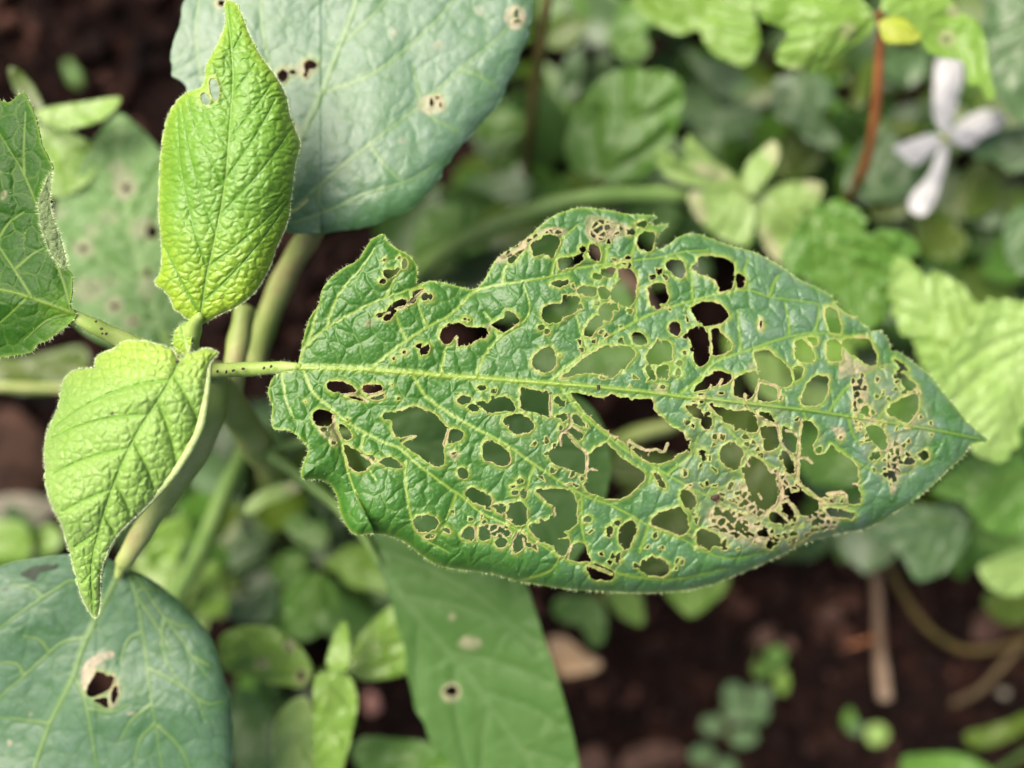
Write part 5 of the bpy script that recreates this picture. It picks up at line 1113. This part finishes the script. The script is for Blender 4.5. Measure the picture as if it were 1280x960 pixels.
# --- left middle and lower left
weed("blurred_left_weed", "blurred olive leaf behind the left leaf's stalk", "weed", [
    ([(-20, 440), (20, 448), (60, 440), (100, 432), (112, 450), (100, 480), (60, 492), (0, 488), (-30, 470)], [(-20, 465), (100, 455)], 182, W_olive, dict(n=3))], foot=(-10, 470))
stalk("pale_stalk", [(-30, 483, 176, 4.5), (30, 484, 177, 5), (90, 487, 179, 5), (140, 492, 186, 4)], M_stem, "thin pale stalk lying across the left edge behind the hooded leaf")
weed("clover", "pale rounded clover-like leaves at the left edge", "clover", [
    ([(-20, 655), (10, 650), (30, 655), (40, 675), (34, 698), (10, 704), (-20, 700)], [(38, 680), (-10, 678)], 190, W_bright, dict(n=0)),
    ([(38, 672), (48, 660), (62, 656), (75, 664), (76, 680), (62, 692), (44, 690)], [(40, 680), (74, 672)], 192, W_bright, dict(n=0)),
    ([(30, 700), (50, 694), (66, 700), (60, 712), (36, 714)], [(36, 704), (62, 704)], 195, W_mid, dict(n=0))], foot=(38, 686))
speck(None, 25, 636, 214, 52, 17, -0.04, M_stone, "flat_chip", 8, flat=0.5)
tag(bpy.data.objects["flat_chip"], "flat pale grey chip of wood on the soil at the left edge", "wood chip")
speck(None, 30, 570, 223, 42, 58, 0.2, M_soilclod, "brown_clod", 9, flat=0.4)
tag(bpy.data.objects["brown_clod"], "reddish brown clod of earth left of the hooded leaf", "clod")
weed("small_bright_weed", "small bright leaf between the pale stem and the lower left leaf", "weed", [
    ([(182, 690), (196, 658), (215, 648), (236, 650), (230, 680), (212, 712), (194, 714)], [(232, 652), (195, 706)], 178, W_bright, dict(n=2)), ([(165, 702), (200, 690), (236, 716), (262, 760), (250, 800), (220, 770), (190, 745)], [(172, 704), (250, 790)], 186, W_pale, dict(n=3))], foot=(240, 650))
weed("mixed_leaf_weed", "low weed with many small green leaves left of the plain leaf", "weed", [
    (R7([(0, 600), (30, 500), (80, 410), (130, 420), (160, 480), (150, 540), (180, 590), (170, 660), (100, 690), (20, 660)]), R7([(150, 480), (100, 560), (60, 650)]), 184, W_bright, dict(n=2)),
    (R7([(210, 300), (260, 260), (350, 280), (380, 350), (330, 420), (300, 470), (220, 480), (190, 400)]), R7([(360, 300), (220, 440)]), 196, W_grey, dict(n=2)),
    (R7([(330, 540), (400, 520), (430, 600), (400, 700), (300, 720), (190, 690), (180, 600), (250, 560)]), R7([(410, 550), (200, 650)]), 194, W_grey, dict(n=2, scars=[(R7(ell(262, 590, 30, 28)), .35)])),
    (R7([(380, 450), (430, 380), (520, 350), (575, 400), (540, 480), (450, 525)]), R7([(560, 400), (400, 470)]), 192, W_mid, dict(n=2)),
    (R7([(455, 210), (540, 165), (600, 220), (645, 200), (685, 260), (660, 345), (560, 335), (480, 265)]), R7([(670, 320), (480, 210)]), 188, W_mid, dict(n=2)),
    (R7([(560, 60), (640, 20), (740, 120), (770, 260), (700, 400), (620, 420), (600, 300), (640, 180)]), R7([(620, 410), (640, 60)]), 192, W_dark, dict(n=2)),
    (R7([(660, 430), (700, 380), (800, 320), (900, 340), (960, 440), (995, 545), (900, 555), (780, 525), (730, 470)]), R7([(680, 400), (980, 530)]), 180, W_bright, dict(n=3)),
    (R7([(290, 200), (330, 180), (400, 240), (410, 300), (360, 310), (310, 250)]), R7([(400, 300), (310, 200)]), 200, W_grey, dict(n=0))], foot=(395, 690))
weed("round_mid_weed", "single rounded mid green leaf above the glossy seedling", "weed", [
    (R7([(450, 640), (460, 560), (540, 480), (640, 470), (712, 520), (727, 600), (692, 690), (622, 780), (540, 805), (470, 740)]), R7([(640, 470), (590, 640), (540, 790)]), 182, W_mid, dict(n=3))], foot=(402, 716))
weed("curled_leaf_weed", "yellowish curled leaf with brown edges under the fork of the stems", "weed", [
    (R7([(255, 135), (340, 60), (440, 20), (520, 5), (545, 50), (470, 95), (380, 125), (290, 175)]), R7([(540, 20), (400, 70), (270, 150)]), 168, W_lime, dict(n=2, scars=[(R7(ell(500, 40, 50, 30)), .6)])),
    (R7([(150, 130), (220, 120), (250, 200), (200, 330), (140, 330), (120, 230)]), R7([(230, 140), (150, 310)]), 186, W_olive, dict(n=0))], foot=(352, 622))
weed("glossy_seedling", "bright glossy young weed left of the plain lower leaf", "weed", [
    (R8([(150, 240), (220, 195), (300, 180), (440, 190), (520, 250), (600, 320), (640, 420), (590, 510), (480, 500), (380, 480), (280, 450), (160, 410), (138, 320)]), R8([(640, 430), (450, 350), (170, 290)]), 160, W_bright, dict(n=3, holes=[R8(ell(582, 448, 18, 28)), R8(ell(520, 292, 14, 22))], scars=[(R8(ell(372, 382, 40, 28)), .75), (R8(ell(520, 285, 34, 40)), .5), (R8(ell(580, 450, 42, 50)), .35)], darks=[(R8(ell(372, 382, 20, 12)), .6)])),
    (R8([(650, 470), (700, 430), (780, 420), (860, 480), (882, 600), (855, 760), (800, 960), (740, 1060), (660, 1000), (650, 720)]), R8([(700, 430), (740, 650), (740, 1000)]), 155, W_bright, dict(n=3)),
    (R8([(430, 720), (490, 610), (590, 555), (640, 620), (660, 720), (665, 850), (640, 980), (560, 1060), (450, 1000), (425, 850)]), R8([(660, 540), (560, 700), (540, 1000)]), 159, W_pale, dict(n=3)),
    (R8([(715, 390), (730, 310), (760, 220), (800, 160), (832, 190), (842, 330), (825, 410), (760, 425)]), R8([(770, 420), (800, 180)]), 154, W_bright, dict(n=0)),
    (R8([(835, 420), (850, 300), (950, 170), (1080, 70), (1150, 200), (1170, 400), (1060, 460), (900, 470)]), R8([(840, 440), (960, 320), (1120, 180)]), 162, W_bright, dict(n=3))], foot=(408, 850), joint=(404, 838, 168))
weed("bottom_leaf_weed", "mid green leaf with a rounded end cut by the bottom edge", "weed", [
    (R8([(852, 840), (880, 790), (950, 770), (1100, 785), (1300, 805), (1500, 880), (1560, 1000), (1400, 1080), (1000, 1040), (880, 930)]), R8([(1500, 980), (1200, 900), (870, 850)]), 172, W_mid, dict(n=3))], foot=(600, 980))
speck(None, 466, 878, 214, 10, 14, 0.1, M_pink, "fallen_petal", 12, flat=0.35)
tag(bpy.data.objects["fallen_petal"], "small pink petal on the soil right of the glossy seedling", "petal")
weed("shaded_weed", "dark olive leaves in the shade beside the lower left leaf", "weed", [
    (R8([(215, 520), (330, 530), (420, 620), (420, 800), (400, 960), (250, 960), (190, 760)]), R8([(240, 560), (330, 900)]), 200, W_dark, {})], foot=(300, 860))
# --- below the chewed leaf
weed("pink_edged_clover", "two-lobed green leaf with pinkish edges on the soil below the chewed leaf", "clover", [
    (R6([(200, 160), (225, 112), (300, 95), (380, 95), (440, 110), (472, 200), (470, 290), (440, 345), (400, 352), (368, 290), (340, 250), (280, 238), (220, 205)]), R6([(440, 110), (360, 180), (400, 340)]), 196, W_mid, dict(n=2)),
    (R6([(455, 60), (560, 70), (640, 90), (662, 215), (640, 248), (570, 222), (500, 155)]), R6([(470, 70), (640, 235)]), 194, W_bright, dict(n=2))], foot=(752, 742), stem=M_redstem, r=3.5)
weed("half_hidden_weed", "green leaf half hidden under the lower edge of the chewed leaf", "weed", [
    (R6([(760, 60), (900, 0), (1080, 0), (1060, 80), (1000, 135), (945, 182), (890, 203), (845, 172)]), R6([(1000, 20), (900, 190)]), 192, W_bright, dict(n=2))], foot=(885, 715))
o = wleaf(None, R6([(178, 325), (240, 303), (310, 340), (380, 398), (442, 430), (430, 468), (340, 492), (240, 502), (196, 420)]), R6([(190, 360), (300, 410), (430, 445)]), 208, M_dry, n=2, cup=-.05, name="dry_leaf")
tag(o, "curled tan dry leaf on the soil right of the plain lower leaf", "dry leaf")
stalk("dry_stick", [(1088, 655, 204, 6, .85), (1096, 740, 205, 7, .75), (1099, 800, 206, 7, .5), (1103, 845, 207, 9, .1), (1106, 872, 208, 8.5, 0)], M_twig, "straight dry stick with a pale thick end standing on the dark soil", seed=5)
stalk("curved_stem", [(1104, 685, 200, 3.5, .5), (1125, 735, 205, 4, .4), (1160, 785, 209, 4, .3), (1205, 812, 211, 4, .4), (1255, 808, 212, 4, .5), (1300, 790, 214, 4, .6)], M_brownstem, "thin curved olive stem right of the dry stick")
stalk("grey_twig", [(1190, 880, 216, 4, .8), (1225, 862, 216, 4, .7), (1255, 830, 215, 4, .6), (1300, 780, 215, 4, .6)], M_brownstem, "short brown twig near the lower right corner")
stalk("red_root", [(1060, 808, 219, 3), (1085, 800, 218, 3), (1100, 795, 218, 3)], M_redstem, "thin reddish root touching the dry stick")
for nm, lab, leaves, ft in [
    ("clover_seedling", "tiny blue-green four-lobed seedling on the dark soil", [((918, 868, 15, 15), W_grey), ((950, 870, 15, 14), W_grey), ((945, 893, 17, 13), W_grey), ((918, 890, 15, 13), W_grey)], (934, 882)),
    ("pair_seedling", "tiny seedling of two blue-green leaves below the four-lobed seedling", [((890, 907, 15, 13), W_grey), ((929, 922, 18, 13), W_grey)], (908, 915)),
    ("bottom_seedling", "tiny blue-green seedling at the bottom edge of the soil patch", [((878, 945, 16, 13), W_grey), ((908, 960, 15, 12), W_grey)], (893, 953)),
    ("pink_tipped_seedling", "tiny green seedling with a pink-tinged leaf near the middle of the soil patch", [((952, 838, 12, 9), W_mid), ((970, 820, 13, 13), W_mid), ((978, 852, 9, 15), W_bright), ((986, 805, 9, 8), M_chip)], (968, 838)),
    ("bright_seedling", "tiny bright green seedling left of the lower right blades", [((1096, 918, 14, 15), W_lime), ((1071, 911, 10, 8), W_grey), ((1062, 900, 8, 14), W_mid)], (1080, 912)),
    ("brown_edge_seedling", "tiny olive seedling at the right of the soil patch above the four-lobed one", [((945, 832, 4, 8), W_olive), ((956, 795, 12, 12), M_chip)], (950, 812))]:
    w = root(nm, lab, "seedling", ft[0], ft[1])
    for (cx, cy, rx, ry), mt in leaves:
        k = _seed[0] * 1.7
        out = [(cx + rx * math.cos(a) * (1 + .08 * math.sin(3 * a + k)), cy + ry * math.sin(a) * (1 + .08 * math.sin(2 * a + k))) for a in np.linspace(0, 6.28, 13)[:-1]]
        vx, vy = cx - ft[0], cy - ft[1]; L = math.hypot(vx, vy) + 1e-6
        wleaf(w, out, [(cx - vx / L * rx * .8, cy - vy / L * ry * .8), (cx, cy), (cx + vx / L * rx * .8, cy + vy / L * ry * .8)], 214, mt, n=0, wav=.4, res=2.4)
        tube(w, [(cx, cy, 214.5, 2), ((cx + ft[0]) / 2, (cy + ft[1]) / 2, 217, 2), (ft[0], ft[1], 225, 2.5)], M_stemgreen, "stem", nseg=6, sub=3)
# chips and stones on the soil
for x, y, rx, ry, rot, mt, lab in [(740, 952, 24, 18, .3, M_chip, "reddish brown stone at the bottom beside the plain leaf"), (815, 945, 42, 16, .2, M_chip, "long reddish brown clod at the bottom edge"),                                    (955, 797, 20, 12, .5, M_chip, "brown chip above the tiny green seedling"),
                                   (1232, 785, 24, 20, .5, M_chip, "brown chip beside the curved olive stem"), 
                                   (1254, 866, 7, 5, 0, M_stone, "pale speck of stone near the lower right corner"), (543, 251, 14, 10, .4, M_pink, "pinkish fallen petal above the chewed leaf's first lobe"), (1038, 768, 16, 11, .3, M_chip, "dark reddish chip left of the upper dry stick")]:
    o = speck(None, x, y, 222, rx, ry, rot, mt, "soil_chip", int(x + y), flat=.5)
    tag(o, lab, "chip", "chips and stones on the soil")
# low ground cover: countless small leaves close to the soil, also beyond the frame
def cover(n, seed, mat, zlo, zhi, where, smin=4, smax=11):
    rng = np.random.RandomState(seed)
    V = []; T = []; c = 0
    while n > 0:
        x, y = rng.uniform(-420, 420), rng.uniform(-330, 330)
        z = rng.uniform(zlo, zhi)
        px, py = 640 + x / (K * (225 - z)), 480 - y / (K * (225 - z))
        inside = -60 < px < 1340 and -60 < py < 1020
        if inside != (where == "in"): continue
        if inside:
            ok = (py < 300 and px > 590) or (px > 980 and py < 690) or (px < 500 and 520 < py < 960) or (500 < px < 700 and 230 < py < 400)
            if not ok or (px < 105 and 470 < py < 650) or (px < 300 and py > 740) or (420 < px < 560 and py > 820): continue
        s = rng.uniform(smin, smax); a = rng.rand() * 6.28
        w = rng.uniform(.4, .75)
        prof = [0.0, .5, .85, 1.0, .93, .62, .02]
        L = np.linspace(-1, 1, 7)
        tl = rng.randn(2) * 0.3
        v = []
        for l, p in zip(L, prof):
            for sd in (-1, -.5, 0, .5, 1):
                xx, yy = l * s, sd * p * w * s
                zz = z + abs(sd) * 0.3 * p * s * w + tl[0] * xx + tl[1] * yy - 0.15 * l * l * s
                v.append((xx * math.cos(a) - yy * math.sin(a) + x, xx * math.sin(a) + yy * math.cos(a) + y, max(zz, 0.5)))
        V += v
        for i in range(6):
            for k in range(4):
                b = c + i * 5 + k
                T += [(b, b + 5, b + 6), (b, b + 6, b + 1)]
        c += 35; n -= 1
    mesh_obj("ground_cover", np.array(V) / 1000, np.array(T), mat, base=(0, 0, 0), kind="stuff")
cover(150, 77, W_dark, 3, 26, "in")
cover(110, 78, W_mid, 6, 30, "in", 4, 9)
cover(60, 79, W_grey, 6, 34, "in", 4, 8)
cover(65, 81, W_olive, 6, 34, "in", 3, 8)
cover(900, 80, W_dark, 3, 60, "out", 6, 14)
